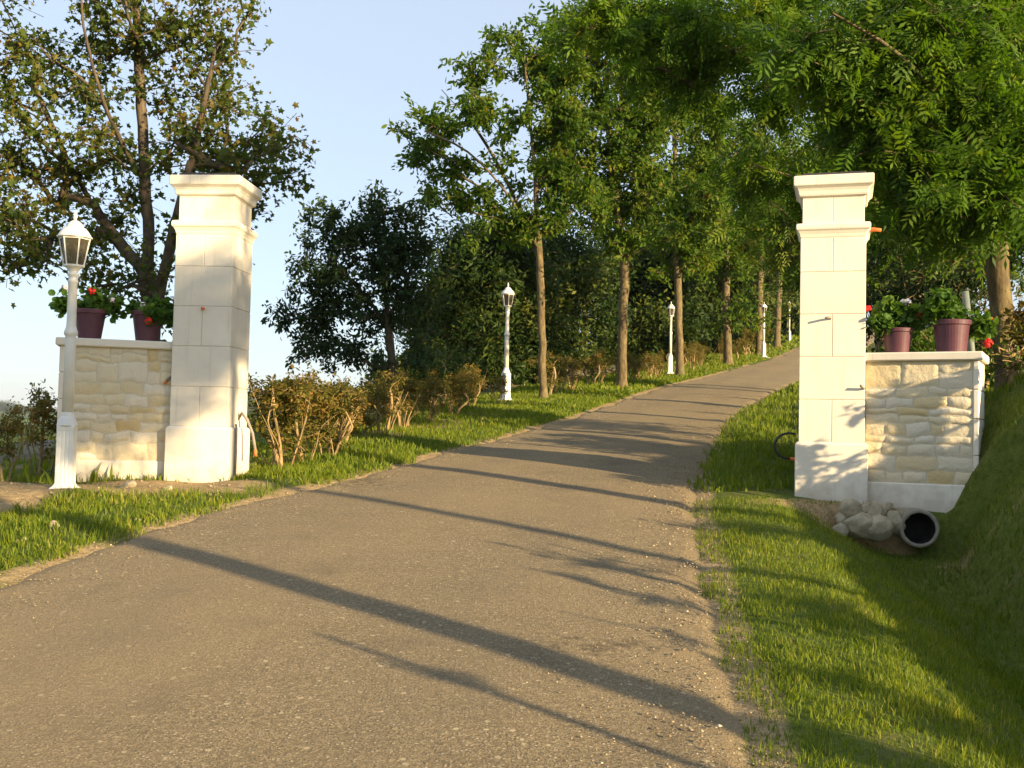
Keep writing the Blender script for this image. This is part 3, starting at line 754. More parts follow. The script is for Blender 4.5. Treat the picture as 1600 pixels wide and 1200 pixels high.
# ------------------------------------------------------------------ plants: growth engine
def resample(pts, step):
    pts = [np.array(p, float) for p in pts]; out = [pts[0]]
    # smooth through the control points
    ts = [0]
    for a, b in zip(pts, pts[1:]): ts.append(ts[-1] + np.linalg.norm(b - a))
    ts = np.array(ts); A = np.array(pts)
    n = max(3, int(ts[-1] / step))
    tt = np.linspace(0, ts[-1], n)
    if len(pts) > 2:
        fs = [hermite(ts, A[:, k]) for k in range(3)]
        return np.stack([f(tt) for f in fs], 1)
    return np.stack([np.interp(tt, ts, A[:, k]) for k in range(3)], 1)
class Skel: pass
def grow(seed, trunks, clear, blobs, base_r, twigs=4, spread=.35, step=.3, tip_r=.004, expo=2.3, rise=1.0, tw_flat=.75, limb=.26):
    """trunks: list of polylines (first is the main stem); blobs: (centre, radii, count)"""
    r = np.random.default_rng(seed)
    pos, par, ok = [], [], []; limbs = []
    for ti, tr in enumerate(trunks):
        q = resample(tr, step * .8)
        q[1:-1] += r.normal(0, base_r * .07, (len(q) - 2, 3)) * [1, 1, .3]
        start = -1
        if ti > 0:
            A = np.array(pos); start = int(np.argmin(np.linalg.norm(A - q[0], axis=1)))
            if np.linalg.norm(A[start] - q[0]) > .6: start = -1
            else: q = q[1:]
        if ti > 0: limbs.append((len(pos), len(pos) + len(q)))
        for k, p in enumerate(q):
            par.append(start if k == 0 else len(pos) - 1); pos.append(p); ok.append(p[2] > clear)
    pts = []
    for (c, rad, n) in blobs:
        c = np.array(c, float); rad = np.array(rad, float)
        v = r.normal(0, 1, (n, 3)); v /= np.linalg.norm(v, axis=1)[:, None]
        # lumpy shell: outline swells and shrinks
        lump = 1 + .22 * np.sin(v[:, 0] * 5 + seed) * np.sin(v[:, 2] * 6 + seed * 2) + .12 * np.sin(v[:, 1] * 9)
        k = r.uniform(0, 1, n) ** .45
        pts.append(c + v * rad * (k * lump)[:, None])
    pts = np.concatenate(pts)
    A = np.array(pos)
    dd = np.min(np.linalg.norm(pts[:, None] - A[None], axis=2), axis=1)
    cap = len(pos) + len(pts) * 60
    buf = np.zeros((cap, 3)); buf[:len(A)] = A; n = len(A)
    okb = np.zeros(cap, bool); okb[:n] = ok
    if not okb[:n].any(): okb[n - 1] = True
    tw = []; clump = []
    def path(i, p, curl, st):
        nonlocal n
        a = buf[i]; L = np.linalg.norm(p - a); k = max(1, int(L / st))
        mid = (a + p) / 2 + np.array([0, 0, -curl * L]) + r.normal(0, .07 * L, 3)
        last = i
        for j in range(1, k + 1):
            t = j / k
            q = (1 - t) ** 2 * a + 2 * t * (1 - t) * mid + t * t * p
            if j < k: q = q + r.normal(0, .012 + .02 * L / k, 3)
            if n >= cap: break
            buf[n] = q; okb[n] = True; par.append(last); last = n; n += 1
        return last
    for ix in np.argsort(dd):
        p = pts[ix]
        v = p - buf[:n]; L = np.linalg.norm(v, axis=1); hor = np.hypot(v[:, 0], v[:, 1])
        cost = L + rise * np.maximum(0, .55 * hor - v[:, 2]) + np.where(okb[:n], 0, 1e6)
        i = int(np.argmin(cost))
        e = path(i, p, .05, step)
        ends = p + r.normal(0, 1, (twigs, 3)) * spread * [1, 1, tw_flat]
        for q in ends:
            f = path(e, q, -.05, spread * .8); tw.append((e, f)); clump.append(ix)
        tw.append((par[e], e)); clump.append(ix)
    pos = buf[:n].copy(); par_a = np.array(par[:n])
    acc = np.zeros(n); kids = np.zeros(n, int)
    for i in range(n - 1, -1, -1):
        if kids[i] == 0: acc[i] = tip_r ** expo
        if par_a[i] >= 0: acc[par_a[i]] += acc[i]; kids[par_a[i]] += 1
    rad = acc ** (1 / expo)
    rad = tip_r + (rad - tip_r) * (base_r - tip_r) / max(1e-6, rad.max() - tip_r)
    for (i0, i1) in limbs:
        rad[i0:i1] = np.maximum(rad[i0:i1], np.linspace(base_r * limb, base_r * .12, i1 - i0))
    # main stem keeps a steady taper with a slight root flare
    S = Skel(); S.pos, S.par, S.rad, S.tw, S.clump, S.seed = pos, par_a, rad, tw, np.array(clump), seed
    S.base = np.array(trunks[0][0], float); S.base_r = base_r
    return S
def skel_mesh(name, S, mat, parent, origin, min_r=0.0, thick=.03):
    pos, par, rad = S.pos - np.array(origin), S.par, S.rad.copy()
    h = (S.pos[:, 2] - S.base[2])
    near = np.hypot(S.pos[:, 0] - S.base[0], S.pos[:, 1] - S.base[1]) < S.base_r * 3
    rad = rad * (1 + np.where(near & (rad > S.base_r * .45), .55 * np.exp(-np.maximum(h, 0) / (S.base_r * 1.4)), 0))
    n = len(pos)
    child = [[] for _ in range(n)]
    for i in range(n):
        if par[i] >= 0: child[par[i]].append(i)
    V, Fq, off = [], [], 0
    done = np.zeros(n, bool)
    # thick limbs as continuous tubes
    roots = [i for i in range(n) if par[i] < 0]
    stack = [(i, None) for i in roots]
    while stack:
        i, pre = stack.pop()
        chain = [pre, i] if pre is not None else [i]
        cur = i
        while child[cur]:
            ks = sorted(child[cur], key=lambda k: -rad[k])
            for k in ks[1:]:
                stack.append((k, cur))
            if rad[ks[0]] < thick * .35 and rad[i] >= thick: pass
            cur = ks[0]; chain.append(cur)
        if rad[chain[-1]] < min_r and rad[chain[min(1, len(chain) - 1)]] < min_r: continue
        p = pos[chain]; rr = rad[chain].copy()
        if pre is not None: rr[0] = min(rr[0], rr[1] * 1.25)
        if len(chain) < 2: continue
        m = 8 if rr.max() > .06 else (6 if rr.max() > .02 else 3)
        tng = np.gradient(p, axis=0); tng /= np.linalg.norm(tng, axis=1)[:, None] + 1e-9
        ref = np.array([.31, .95, .05]); a = np.cross(tng, ref); a /= np.linalg.norm(a, axis=1)[:, None] + 1e-9
        b = np.cross(tng, a)
        th = np.arange(m) * 2 * np.pi / m
        ring = p[:, None, :] + rr[:, None, None] * (np.cos(th)[None, :, None] * a[:, None, :] + np.sin(th)[None, :, None] * b[:, None, :])
        k = len(p); V.append(ring.reshape(-1, 3))
        ii = off + np.arange(k - 1)[:, None] * m + np.arange(m)[None]; jj = off + np.arange(k - 1)[:, None] * m + (np.arange(m)[None] + 1) % m
        Fq.append(np.stack([ii, jj, jj + m, ii + m], -1).reshape(-1, 4)); off += k * m
    V = np.concatenate(V); Fq = np.concatenate(Fq)
    return np_mesh(name, V, Fq.ravel(), np.full(len(Fq), 4), mat, parent, smooth=True)

def _half(pts, fold):
    up = [(x, y, fold * abs(y)) for x, y in pts]; dn = [(x, -y, fold * abs(y)) for x, y in pts][::-1]
    return up, dn
def tmpl(kind):
    V, Fc = [], []
    def addpoly(p): Fc.append(list(range(len(V), len(V) + len(p)))); V.extend(p)
    if kind == 'maple':
        for h in _half([(0, 0), (-.06, .36), (.26, .25), (.46, .56), (.60, .20), (1, 0)], .35): addpoly(h)
    elif kind == 'oval':
        for h in _half([(0, 0), (.28, .19), (.66, .20), (1, 0)], .4): addpoly(h)
    elif kind == 'round':
        for h in _half([(0, 0), (.0, .36), (.42, .52), (.85, .34), (1, 0)], .3): addpoly(h)
    elif kind == 'ash':
        def leaflet(ox, ang, L, w):
            c, s = math.cos(ang), math.sin(ang)
            addpoly([(ox + x * c - y * s, x * s + y * c, -.22 * (ox + x * c) ** 2 - .10 * x) for x, y in ((0, 0), (.45 * L, w), (L, 0), (.45 * L, -w))])
        for ox in (.14, .36, .58, .78):
            for sg in (1, -1): leaflet(ox, sg * 1.0, .40, .062)
        leaflet(.92, 0, .36, .062)
    elif kind == 'spray':
        rr = random.Random(3)
        for k in range(13):
            a = k / 13 * 4 * math.pi + rr.uniform(-.4, .4); el = rr.uniform(-.7, .6); L = rr.uniform(.34, .52)
            d = Vector((math.cos(a) * math.cos(el), math.sin(a) * math.cos(el), math.sin(el))); s = d.cross(Vector((rr.uniform(-.5, .5), rr.uniform(-.5, .5), 1))).normalized()
            o = Vector((rr.uniform(-.7, .7), rr.uniform(-.7, .7), rr.uniform(-.6, .6)))
            addpoly([tuple(o), tuple(o + d * L * .45 + s * .10), tuple(o + d * L), tuple(o + d * L * .5 - s * .10)])
    elif kind == 'willow':
        rr = random.Random(4)
        for k in range(14):
            o = Vector((rr.uniform(-.6, .6), rr.uniform(-.6, .6), rr.uniform(-.8, .4))); a = rr.uniform(0, 6.28)
            d = Vector((math.cos(a) * .45, math.sin(a) * .45, -.85)).normalized(); s = d.cross(Vector((math.cos(a + 1), math.sin(a + 1), .2))).normalized()
            L = rr.uniform(.35, .6); addpoly([tuple(o), tuple(o + d * L * .4 + s * .07), tuple(o + d * L), tuple(o + d * L * .5 - s * .07)])
    return np.array(V, float), Fc
TM = {k: tmpl(k) for k in ('maple', 'oval', 'round', 'ash', 'spray', 'willow')}
def leaf_mesh(name, S, kind, per, size, scat, mat, parent, origin, seed, upb=.7, lvm=.4, lvs=.2, lvz=None, keep=None, free=False):
    r = np.random.default_rng(seed)
    tw = np.array(S.tw); a = S.pos[tw[:, 0]]; b = S.pos[tw[:, 1]]
    n = len(tw)
    idx = np.repeat(np.arange(n), per)
    t = r.uniform(.25, 1.08, len(idx))
    p = a[idx] + (b - a)[idx] * t[:, None] + r.normal(0, scat, (len(idx), 3))
    cl_r = np.random.default_rng(seed + 5).normal(0, .13, int(S.clump.max()) + 1)
    lv = r.normal(lvm, lvs, len(idx)) + cl_r[S.clump[idx]]
    if keep is not None:
        k = keep(p); p, lv, idx = p[k], lv[k], idx[k]
    m = len(p)
    # leaf axes: outward from the twig, blade turned roughly up
    out = (b - a)[idx]; out /= np.linalg.norm(out, axis=1)[:, None] + 1e-6
    ax = out * .5 + r.normal(0, .7, (m, 3)) + [0, 0, -.25]
    ax /= np.linalg.norm(ax, axis=1)[:, None]
    up = r.normal(0, .55, (m, 3)) + [0, 0, upb]
    if free:
        ax = r.normal(0, 1, (m, 3)) * [1, 1, .1]; ax /= np.linalg.norm(ax, axis=1)[:, None]; up = np.tile([0., 0, 1], (m, 1)) + r.normal(0, .15, (m, 3))
    z = up - ax * np.sum(up * ax, 1)[:, None]; z /= np.linalg.norm(z, axis=1)[:, None] + 1e-6
    y = np.cross(z, ax)
    sz = size * r.uniform(.5, 1.35, m)
    T, Fc = TM[kind]
    V = p[:, None, :] + sz[:, None, None] * (T[None, :, 0:1] * ax[:, None] + T[None, :, 1:2] * y[:, None] + T[None, :, 2:3] * z[:, None])
    V = V.reshape(-1, 3) - np.array(origin)
    flat = np.concatenate([np.array(f) for f in Fc]); lens = np.array([len(f) for f in Fc])
    FF = (np.arange(m)[:, None] * len(T) + flat[None]).ravel()
    return np_mesh(name, V, FF, np.tile(lens, m), mat, parent, lv=np.clip(np.repeat(lv, len(T)), 0, 1))
def B(u, v, ru, rv, d, n, rd=None):
    c = P(u, v, d); k = d / F
    return ((c.x, c.y, c.z), (ru * k, rd if rd else (ru + rv) * .5 * k, rv * k), n)
def TP(d, *uv):
    """trunk polyline through photo pixels at distance d, starting on the ground below the first"""
    g = on_ground(uv[0][0], d, .08)
    pts = [tuple(g)]
    for (u, v) in uv[1:]:
        pts.append(tuple(P(u, v, d)))
    return pts
def make_tree(name, label, cat, S, leaf, bark, group=None, min_r=0.0):
    base = S.base
    t = thing(name, label, cat, tuple(base), 0, group)
    skel_mesh('trunk', S, bark, t, base, min_r)
    leaf_mesh('crown', S, parent=t, origin=base, **leaf)
    return t

# ------------------------------------------------------------------ trees
def leafcfg(kind, per, size, scat, mat, seed, **k):
    d = dict(kind=kind, per=per, size=size, scat=scat, mat=M[mat], seed=seed); d.update(k); return d

# big maple behind the left wall
d = 13.6
S = grow(1, [TP(d, (233, 690), (234, 470), (229, 330), (222, 190), (214, 40), (205, -120)),
             [tuple(P(234, 520, d)), tuple(P(262, 400, d - .3)), tuple(P(300, 250, d - .5)), tuple(P(335, 80, d - .4))],
             [tuple(P(231, 430, d)), tuple(P(180, 370, d + .3)), tuple(P(110, 260, d + .5)), tuple(P(50, 120, d + .3))],
             [tuple(P(226, 290, d)), tuple(P(170, 180, d - .6)), tuple(P(130, 40, d - .8))]],
         P(0, 500, d).z, [B(200, 60, 150, 110, d, 27, 1.2), B(60, 110, 110, 110, d, 21, 1.1), B(330, 90, 95, 120, d, 22, 1.0), B(370, 215, 85, 85, d, 21, .9),
                          B(130, 230, 110, 70, d, 14, 1.1), B(40, 270, 80, 60, d, 16, .9), B(385, 300, 70, 45, d, 11, .8), B(40, 345, 75, 55, d, 16, .9),
                          B(300, 215, 80, 70, d, 13, 1.0), B(150, 340, 70, 60, d, 10, .9), B(250, -70, 190, 90, d, 21, 1.3), B(25, 400, 45, 28, d, 6, .5),
                          B(170, 440, 80, 40, d, 7, .8), B(290, 400, 50, 70, d, 7, .7), B(255, 480, 40, 30, d, 3, .4), B(95, -20, 120, 80, d, 14, 1.1), B(-70, 200, 90, 160, d, 13, 1.0)],
         
         .125, twigs=4, spread=.22, step=.28)
make_tree('maple_tree', 'big many limbed maple with green and russet leaves behind the left wing wall', 'tree', S,
          leafcfg('maple', 13, .076, .085, 'maple', 31, lvm=.42, lvs=.24), M['bark_dark'])

# small dark oak
d = 17.5
S = grow(2, [TP(d, (622, 655), (612, 560), (603, 470), (596, 380), (592, 300)), [tuple(P(606, 500, d)), tuple(P(640, 430, d)), tuple(P(655, 350, d))], [tuple(P(606, 510, d)), tuple(P(560, 450, d)), tuple(P(510, 400, d))]],
         P(0, 575, d).z, [B(590, 345, 75, 55, d, 26, .6), B(540, 400, 85, 60, d, 26, .7), B(470, 500, 55, 35, d, 15, .5), B(640, 390, 60, 70, d, 22, .6), B(500, 450, 60, 40, d, 13, .5),
                          B(560, 480, 80, 45, d, 20, .7), B(505, 550, 50, 25, d, 9, .4), B(560, 555, 50, 40, d, 11, .5), B(640, 490, 60, 60, d, 16, .6), B(600, 415, 90, 60, d, 22, .7), B(660, 555, 35, 35, d, 6, .4), B(515, 350, 45, 35, d, 9, .4)],
         .075, twigs=4, spread=.16, step=.2, tip_r=.003)
make_tree('oak_tree', 'small dark rounded oak rising over the near hedge against the sky', 'tree', S, leafcfg('oval', 17, .088, .05, 'oak', 41, lvm=.42), M['bark_dark'])

# trees of the left row
def row_tree(seed, d, trunk, extra, blobs, base_r, label, per=8, size=.12, twigs=4, spread=.3, leafk='oval', mat='locust', clear=None, bark='bark', scat=.09):
    tr = [TP(d, *trunk)] + [[tuple(P(u, v, d + dd)) for (u, v, dd) in e] for e in extra]
    S = grow(seed, tr, P(0, clear, d).z, [B(*b[:4], d, b[4]) for b in blobs], base_r, twigs=twigs, spread=spread, step=.35, tip_r=.005)
    return make_tree('roadside_tree', label, 'tree', S, leafcfg(leafk, per, size, scat, mat, seed + 50), M[bark])
row_tree(3, 22.3, [(849, 617), (846, 500), (842, 380), (834, 250), (822, 120), (815, 40)],
         [[(843, 400, 0), (800, 300, .3), (735, 190, .6), (690, 140, .7)], [(842, 390, 0), (790, 300, -.4), (720, 230, -.8), (665, 205, -.9)], [(838, 300, 0), (870, 200, .5), (880, 90, .6)]],
         [(800, 85, 60, 50, 14), (740, 120, 30, 25, 6), (850, 110, 40, 60, 12), (690, 195, 50, 40, 13), (670, 235, 35, 22, 7), (745, 170, 35, 35, 7), (700, 265, 45, 22, 8), (690, 310, 55, 25, 9), (750, 300, 40, 40, 6),
          (880, 190, 50, 70, 26), (870, 120, 40, 50, 14), (845, 270, 60, 60, 18), (800, 190, 45, 50, 7), (830, 340, 75, 30, 14), (900, 310, 55, 50, 14), (780, 365, 40, 22, 6)],
         .08, 'slender open crowned tree with a pale bare trunk just right of the middle lamp post', clear=420, per=19, size=.130, spread=.20, scat=.065)
row_tree(4, 27.5, [(972, 597), (973, 500), (976, 415), (960, 300), (950, 180), (945, 60)],
         [[(976, 415, 0), (1000, 310, .4), (1020, 200, .7), (1030, 110, .7)]],
         [(950, 130, 75, 70, 24), (900, 160, 50, 50, 14), (1000, 200, 80, 70, 26), (940, 250, 85, 60, 24), (1020, 300, 70, 60, 20), (930, 335, 60, 40, 14), (985, 370, 70, 30, 14), (960, 40, 80, 60, 26), (890, 60, 55, 45, 14), (900, 235, 60, 50, 18), (1000, 110, 70, 60, 22), (1040, 180, 60, 60, 16), (960, 300, 70, 50, 18), (960, -40, 90, 50, 14)],
         .12, 'stout forked roadside tree, second trunk along the left verge', clear=440, per=20, size=.15, spread=.27, scat=.08)
row_tree(5, 34.5, [(1063, 580), (1060, 470), (1058, 380), (1055, 250), (1050, 120)],
         [[(1058, 400, 0), (1090, 300, .5), (1110, 210, .8)]],
         [(1060, 170, 75, 70, 24), (1100, 250, 65, 60, 20), (1030, 290, 60, 60, 18), (1090, 330, 60, 40, 14), (1060, 400, 55, 40, 12), (1120, 180, 60, 60, 22), (1050, 80, 80, 60, 24), (1080, 290, 60, 50, 18), (1120, 300, 50, 60, 16), (1110, 90, 60, 60, 18), (1090, 390, 50, 40, 12)],
         .12, 'tan trunked tree standing directly behind the second white lamp of the far verge', clear=470, per=20, size=.18, spread=.33, scat=.10)
row_tree(6, 41, [(1138, 568), (1135, 470), (1135, 360), (1140, 250)], [],
         [(1140, 250, 70, 70, 22), (1170, 320, 55, 50, 14), (1110, 340, 50, 50, 12), (1150, 400, 55, 35, 10), (1160, 490, 28, 20, 7), (1180, 200, 60, 60, 18), (1130, 400, 50, 40, 14), (1190, 370, 50, 40, 14), (1100, 230, 50, 50, 14)],
         .15, 'straight roadside tree with a low leafy tuft on its trunk, between two far lamps', clear=500, per=18, size=.20, spread=.40, scat=.11)
row_tree(7, 48, [(1186, 556), (1187, 470), (1190, 380), (1195, 290)], [],
         [(1190, 300, 60, 60, 18), (1215, 370, 45, 50, 12), (1170, 400, 45, 40, 10), (1220, 250, 60, 60, 14)],
         .15, 'dim roadside tree right behind the lamp at the bend of the drive', clear=470, per=15, size=.21, spread=.55, scat=.17)
row_tree(8, 54, [(1214, 548), (1216, 470), (1220, 380), (1225, 290)], [],
         [(1225, 310, 55, 70, 20), (1250, 380, 45, 50, 12), (1270, 290, 60, 60, 14)],
         .16, 'farthest roadside tree beyond the bend, partly behind the right gate pillar', clear=470, per=14, size=.24, spread=.6, scat=.18)

# ash trees on the right bank
def ash(seed, d, trunk, extra, blobs, base_r, label, clear, per=4, size=.235, twigs=4, spread=.25, scat=.07, mat='ash', kind='ash', lvm=.45):
    tr = [TP(d, *trunk)] + [[tuple(P(u, v, d + dd)) for (u, v, dd) in e] for e in extra]
    S = grow(seed, tr, P(0, clear, d).z, [B(*b[:4], d + (b[5] if len(b) > 5 else 0), b[4], b[6] if len(b) > 6 else None) for b in blobs], base_r, twigs=twigs, spread=spread, step=.3, tip_r=.004)
    return make_tree('ash_tree', label, 'tree', S, leafcfg(kind, per, size, scat, mat, seed + 70, lvm=lvm), M['bark'])
ash(9, 11.4, [(1580, 640), (1566, 500), (1558, 400), (1548, 280), (1530, 120), (1510, -60)],
    [[(1552, 320, 0), (1480, 180, -.6), (1400, 80, -1.2), (1300, 20, -1.5)], [(1546, 260, 0), (1600, 120, -.5), (1680, 0, -.8)], [(1530, 120, 0), (1440, 0, .5), (1360, -80, .8)]],
    [(1440, 290, 75, 75, 28, -.5), (1530, 290, 85, 75, 28, -.9), (1480, 180, 110, 70, 30, -.6), (1380, 190, 80, 70, 24, -.5), (1560, 170, 90, 80, 26, -.4), (1625, 330, 50, 55, 12, 1.2),
     (1420, 70, 140, 70, 34, -.6), (1560, 40, 120, 80, 30), (1300, 90, 90, 60, 22, -.8), (1690, 150, 90, 130, 20), (1480, -60, 200, 70, 30), (1590, 230, 70, 60, 14, -1), (1600, -200, 120, 80, 12)],
    .115, 'ash tree with a sunlit pale trunk behind the right end of the right wing wall', 420, per=8)
ash(10, 15.5, [(1434, 600), (1430, 470), (1425, 380), (1410, 250), (1380, 100), (1360, -40)],
    [[(1418, 300, 0), (1330, 190, -.5), (1230, 120, -1), (1130, 70, -1.2)], [(1400, 200, 0), (1290, 80, .5), (1180, 0, .8)], [(1420, 330, 0), (1480, 200, .6)]],
    [(1250, 95, 90, 55, 20, -.6), (1120, 55, 85, 50, 17, -.8), (1030, 35, 70, 40, 11, -.8), (1340, 195, 55, 50, 12), (1190, 10, 130, 45, 19), (1215, 165, 45, 22, 6, -.5), (1350, 80, 90, 70, 16), (1075, 135, 40, 30, 6, -.5),
     (1380, 370, 45, 50, 12), (1450, 250, 80, 80, 18), (1300, 290, 60, 50, 12), (950, 25, 55, 32, 8, -.5), (900, 45, 36, 24, 4, -.8), (1000, 105, 40, 26, 5, -.8), (1250, -60, 200, 60, 20), (1185, 275, 50, 40, 9, .5), (1330, -160, 150, 60, 12), (1500, -120, 120, 90, 12)],
    .13, 'ash tree behind the potted geraniums whose long limbs arch left over the drive', 430, per=8, size=.25)
ash(11, 19.5, [(1385, 560), (1383, 460), (1380, 350), (1360, 200), (1350, 60)],
    [],
    [(1390, 330, 80, 60, 20), (1300, 340, 60, 50, 14), (1450, 370, 70, 50, 16), (1345, 225, 65, 60, 13), (1430, 220, 80, 70, 18), (1380, 420, 50, 30, 8), (1265, 255, 45, 40, 6), (1205, 340, 36, 40, 6), (1340, 60, 110, 90, 16), (1480, 90, 90, 90, 14)],
    .17, 'dark leafed ash with a thick brown trunk seen just right of the right gate pillar', 440, per=7, size=.30, spread=.36, scat=.1, mat='locust')
ash(12, 24, [(1500, 520), (1498, 430), (1495, 330), (1490, 200), (1485, 60)],
    [],
    [(1500, 360, 90, 70, 26), (1420, 330, 80, 70, 20), (1570, 330, 80, 70, 20), (1480, 230, 110, 80, 24), (1600, 220, 90, 80, 18), (1350, 280, 80, 70, 14), (1540, 410, 60, 35, 10), (1450, 430, 60, 35, 10)],
    .17, 'shaded ash farther up the right slope, filling the gap between the two nearer ash trunks', 450, per=7, size=.34, spread=.45, scat=.13, mat='locust')
ash(18, 27, [(1320, 540), (1318, 420), (1312, 300), (1300, 180)], [],
    [(1310, 330, 70, 80, 22), (1260, 300, 50, 60, 12), (1290, 420, 60, 50, 14), (1380, 300, 60, 80, 14), (1230, 390, 36, 46, 8), (1340, 200, 90, 70, 16)],
    .16, 'shaded tree directly behind the right gate pillar at the far bend', 480, per=7, size=.36, spread=.5, scat=.14, mat='locust')

# woodland behind the left row
def wood(seed, d, u, vb, blobs, label, kind='spray', mat='wood', per=6, size=.42, twigs=5, spread=.7, base_r=.16, scat=.28, stems=(), group='trees of the wood beyond the drive'):
    tr = [TP(d, (u, vb), (u - 2, vb - 60), (u + 3, vb - 130), (u, vb - 190))]
    S = grow(seed, tr, P(0, vb - 25, d).z, [B(*b[:4], d, b[4]) for b in blobs], base_r, twigs=twigs, spread=spread, step=.6, tip_r=.008, rise=.5)
    return make_tree('woodland_tree', label, 'tree', S, leafcfg(kind, per, size, scat, mat, seed + 90, upb=.4), M['bark_dark'], group)
wood(20, 30, 760, 622, [(760, 400, 60, 35, 16), (720, 450, 50, 50, 20), (790, 440, 55, 45, 18), (740, 520, 75, 55, 30), (700, 560, 50, 45, 18), (800, 530, 50, 55, 20), (770, 590, 80, 30, 24), (690, 490, 36, 45, 12), (670, 575, 40, 28, 10)],
     'broad drooping willow-like tree with a yellowish top behind the middle lamp post', 'willow', size=.40, per=8, spread=.5)
wood(21, 38, 850, 612, [(850, 440, 60, 45, 18), (880, 400, 50, 40, 12), (830, 520, 45, 60, 18), (868, 510, 34, 46, 10), (850, 580, 60, 30, 18), (815, 590, 40, 25, 8)],
     'rounded bushy woodland tree behind the slender pale trunk', size=.45, per=7, spread=.6)
wood(22, 40, 912, 604, [(905, 430, 45, 36, 8), (930, 500, 30, 20, 3), (888, 575, 34, 22, 9), (895, 460, 30, 34, 6)],
     'thin woodland tree with sky showing through, left of the forked trunk', size=.42, per=6, spread=.6, base_r=.12)
wood(23, 46, 944, 596, [(955, 425, 45, 36, 8), (975, 485, 30, 30, 5), (950, 515, 30, 14, 2)],
     'spindly woodland tree with a thin dark bare stem against the bright gap', size=.46, per=5, spread=.6, base_r=.11)
wood(24, 44, 1010, 590, [(1010, 430, 50, 50, 18), (1020, 500, 45, 50, 20), (1000, 555, 40, 30, 14), (1040, 540, 40, 34, 14), (1000, 520, 22, 46, 8)],
     'dark woodland tree filling the space between the forked tree and the second lamp', size=.5, per=8, spread=.7)
wood(25, 50, 1095, 572, [(1090, 420, 50, 50, 16), (1100, 490, 45, 50, 20), (1090, 545, 50, 25, 14), (1130, 450, 40, 50, 12)],
     'dark woodland tree between the lamp with the tan trunk and the next trunk', size=.55, per=8, spread=.8)
wood(26, 58, 1160, 560, [(1160, 420, 50, 50, 16), (1170, 490, 40, 50, 18), (1150, 535, 40, 25, 10), (1200, 450, 40, 50, 12)],
     'dark woodland tree just left of the lamp at the bend', size=.6, per=8, spread=.9)
wood(27, 70, 1215, 545, [(1215, 420, 45, 50, 16), (1225, 490, 36, 40, 14), (1255, 440, 40, 60, 14), (1280, 500, 40, 40, 10)],
     'dark woodland tree at the vanishing end of the drive behind the farthest lamp', size=.7, per=8, spread=1.0)
wood(28, 62, 1050, 560, [(1050, 390, 60, 50, 10), (1000, 410, 40, 40, 6), (1060, 470, 60, 60, 14), (1110, 370, 50, 50, 8), (1030, 530, 60, 30, 10)],
     'tall backdrop woodland tree rising behind the second white lamp', size=.7, per=8, spread=1.0, base_r=.2)
wood(29, 26, 665, 640, [(650, 600, 40, 22, 12), (700, 600, 40, 22, 12), (610, 605, 34, 16, 8)],
     'low bushy tree at the foot of the small dark oak', size=.3, per=7, spread=.35, base_r=.06, scat=.16)

# trees on the bank behind the viewpoint: only their long shadows reach the picture
def shade_tree(seed, x, y, h, clear, blobs, base_r, label, per=4, size=.28, bark='bark', lean=(0, 0)):
    z = Gz(x, y); tr = [[(x, y, z - .1), (x + lean[0] * .4, y + lean[1] * .4, z + h * .4), (x + lean[0], y + lean[1], z + h)]]
    S = grow(seed, tr, z + clear, [((x + bx, y + by, z + bz), (rx, ry, rz_), n) for (bx, by, bz, rx, ry, rz_, n) in blobs], base_r, spread=.34)
    return make_tree('ash_tree', label, 'tree', S, leafcfg('ash', per, size, .1, 'ash', seed + 7), M[bark])
def crown_at(x, y, specs):
    """blobs for a crown, given as (offset across the sun, offset along it, height above datum, radius, half height, count)"""
    z = Gz(x, y); return [(.659 * a + .752 * b, .752 * a - .659 * b, h - z, ra, ra, rz_, n) for (a, b, h, ra, rz_, n) in specs]
shade_tree(40, 8.3, -2.3, 7.2 - Gz(8.3, -2.3), 4.6 - Gz(8.3, -2.3), crown_at(8.3, -2.3, [(.6, 0, 5.9, .95, .75, 30), (1.1, .3, 6.1, .7, .6, 16), (-.3, 0, 6.6, .9, .6, 20)]), .125, 'ash tree on the bank behind the viewpoint casting the broad trunk shadow', per=5)
shade_tree(41, 8.6, 2.6, 9.2 - Gz(8.6, 2.6), 5.2 - Gz(8.6, 2.6), crown_at(8.6, 2.6, [(0, 0, 6.8, 1.5, .9, 46), (-.8, 0, 7.6, 1.2, .9, 34), (.5, 0, 8.3, 1.5, .8, 40)]), .11, 'ash tree on the right bank outside the picture shading the maple', per=5)
shade_tree(42, 11.4, -2.2, 8.0 - Gz(11.4, -2.2), 5.6 - Gz(11.4, -2.2), crown_at(11.4, -2.2, [(-.25, 0, 6.85, .75, .6, 20), (.25, 0, 7.2, .6, .5, 10)]), .07, 'farther slim ash tree on the right slope outside the picture', per=4)
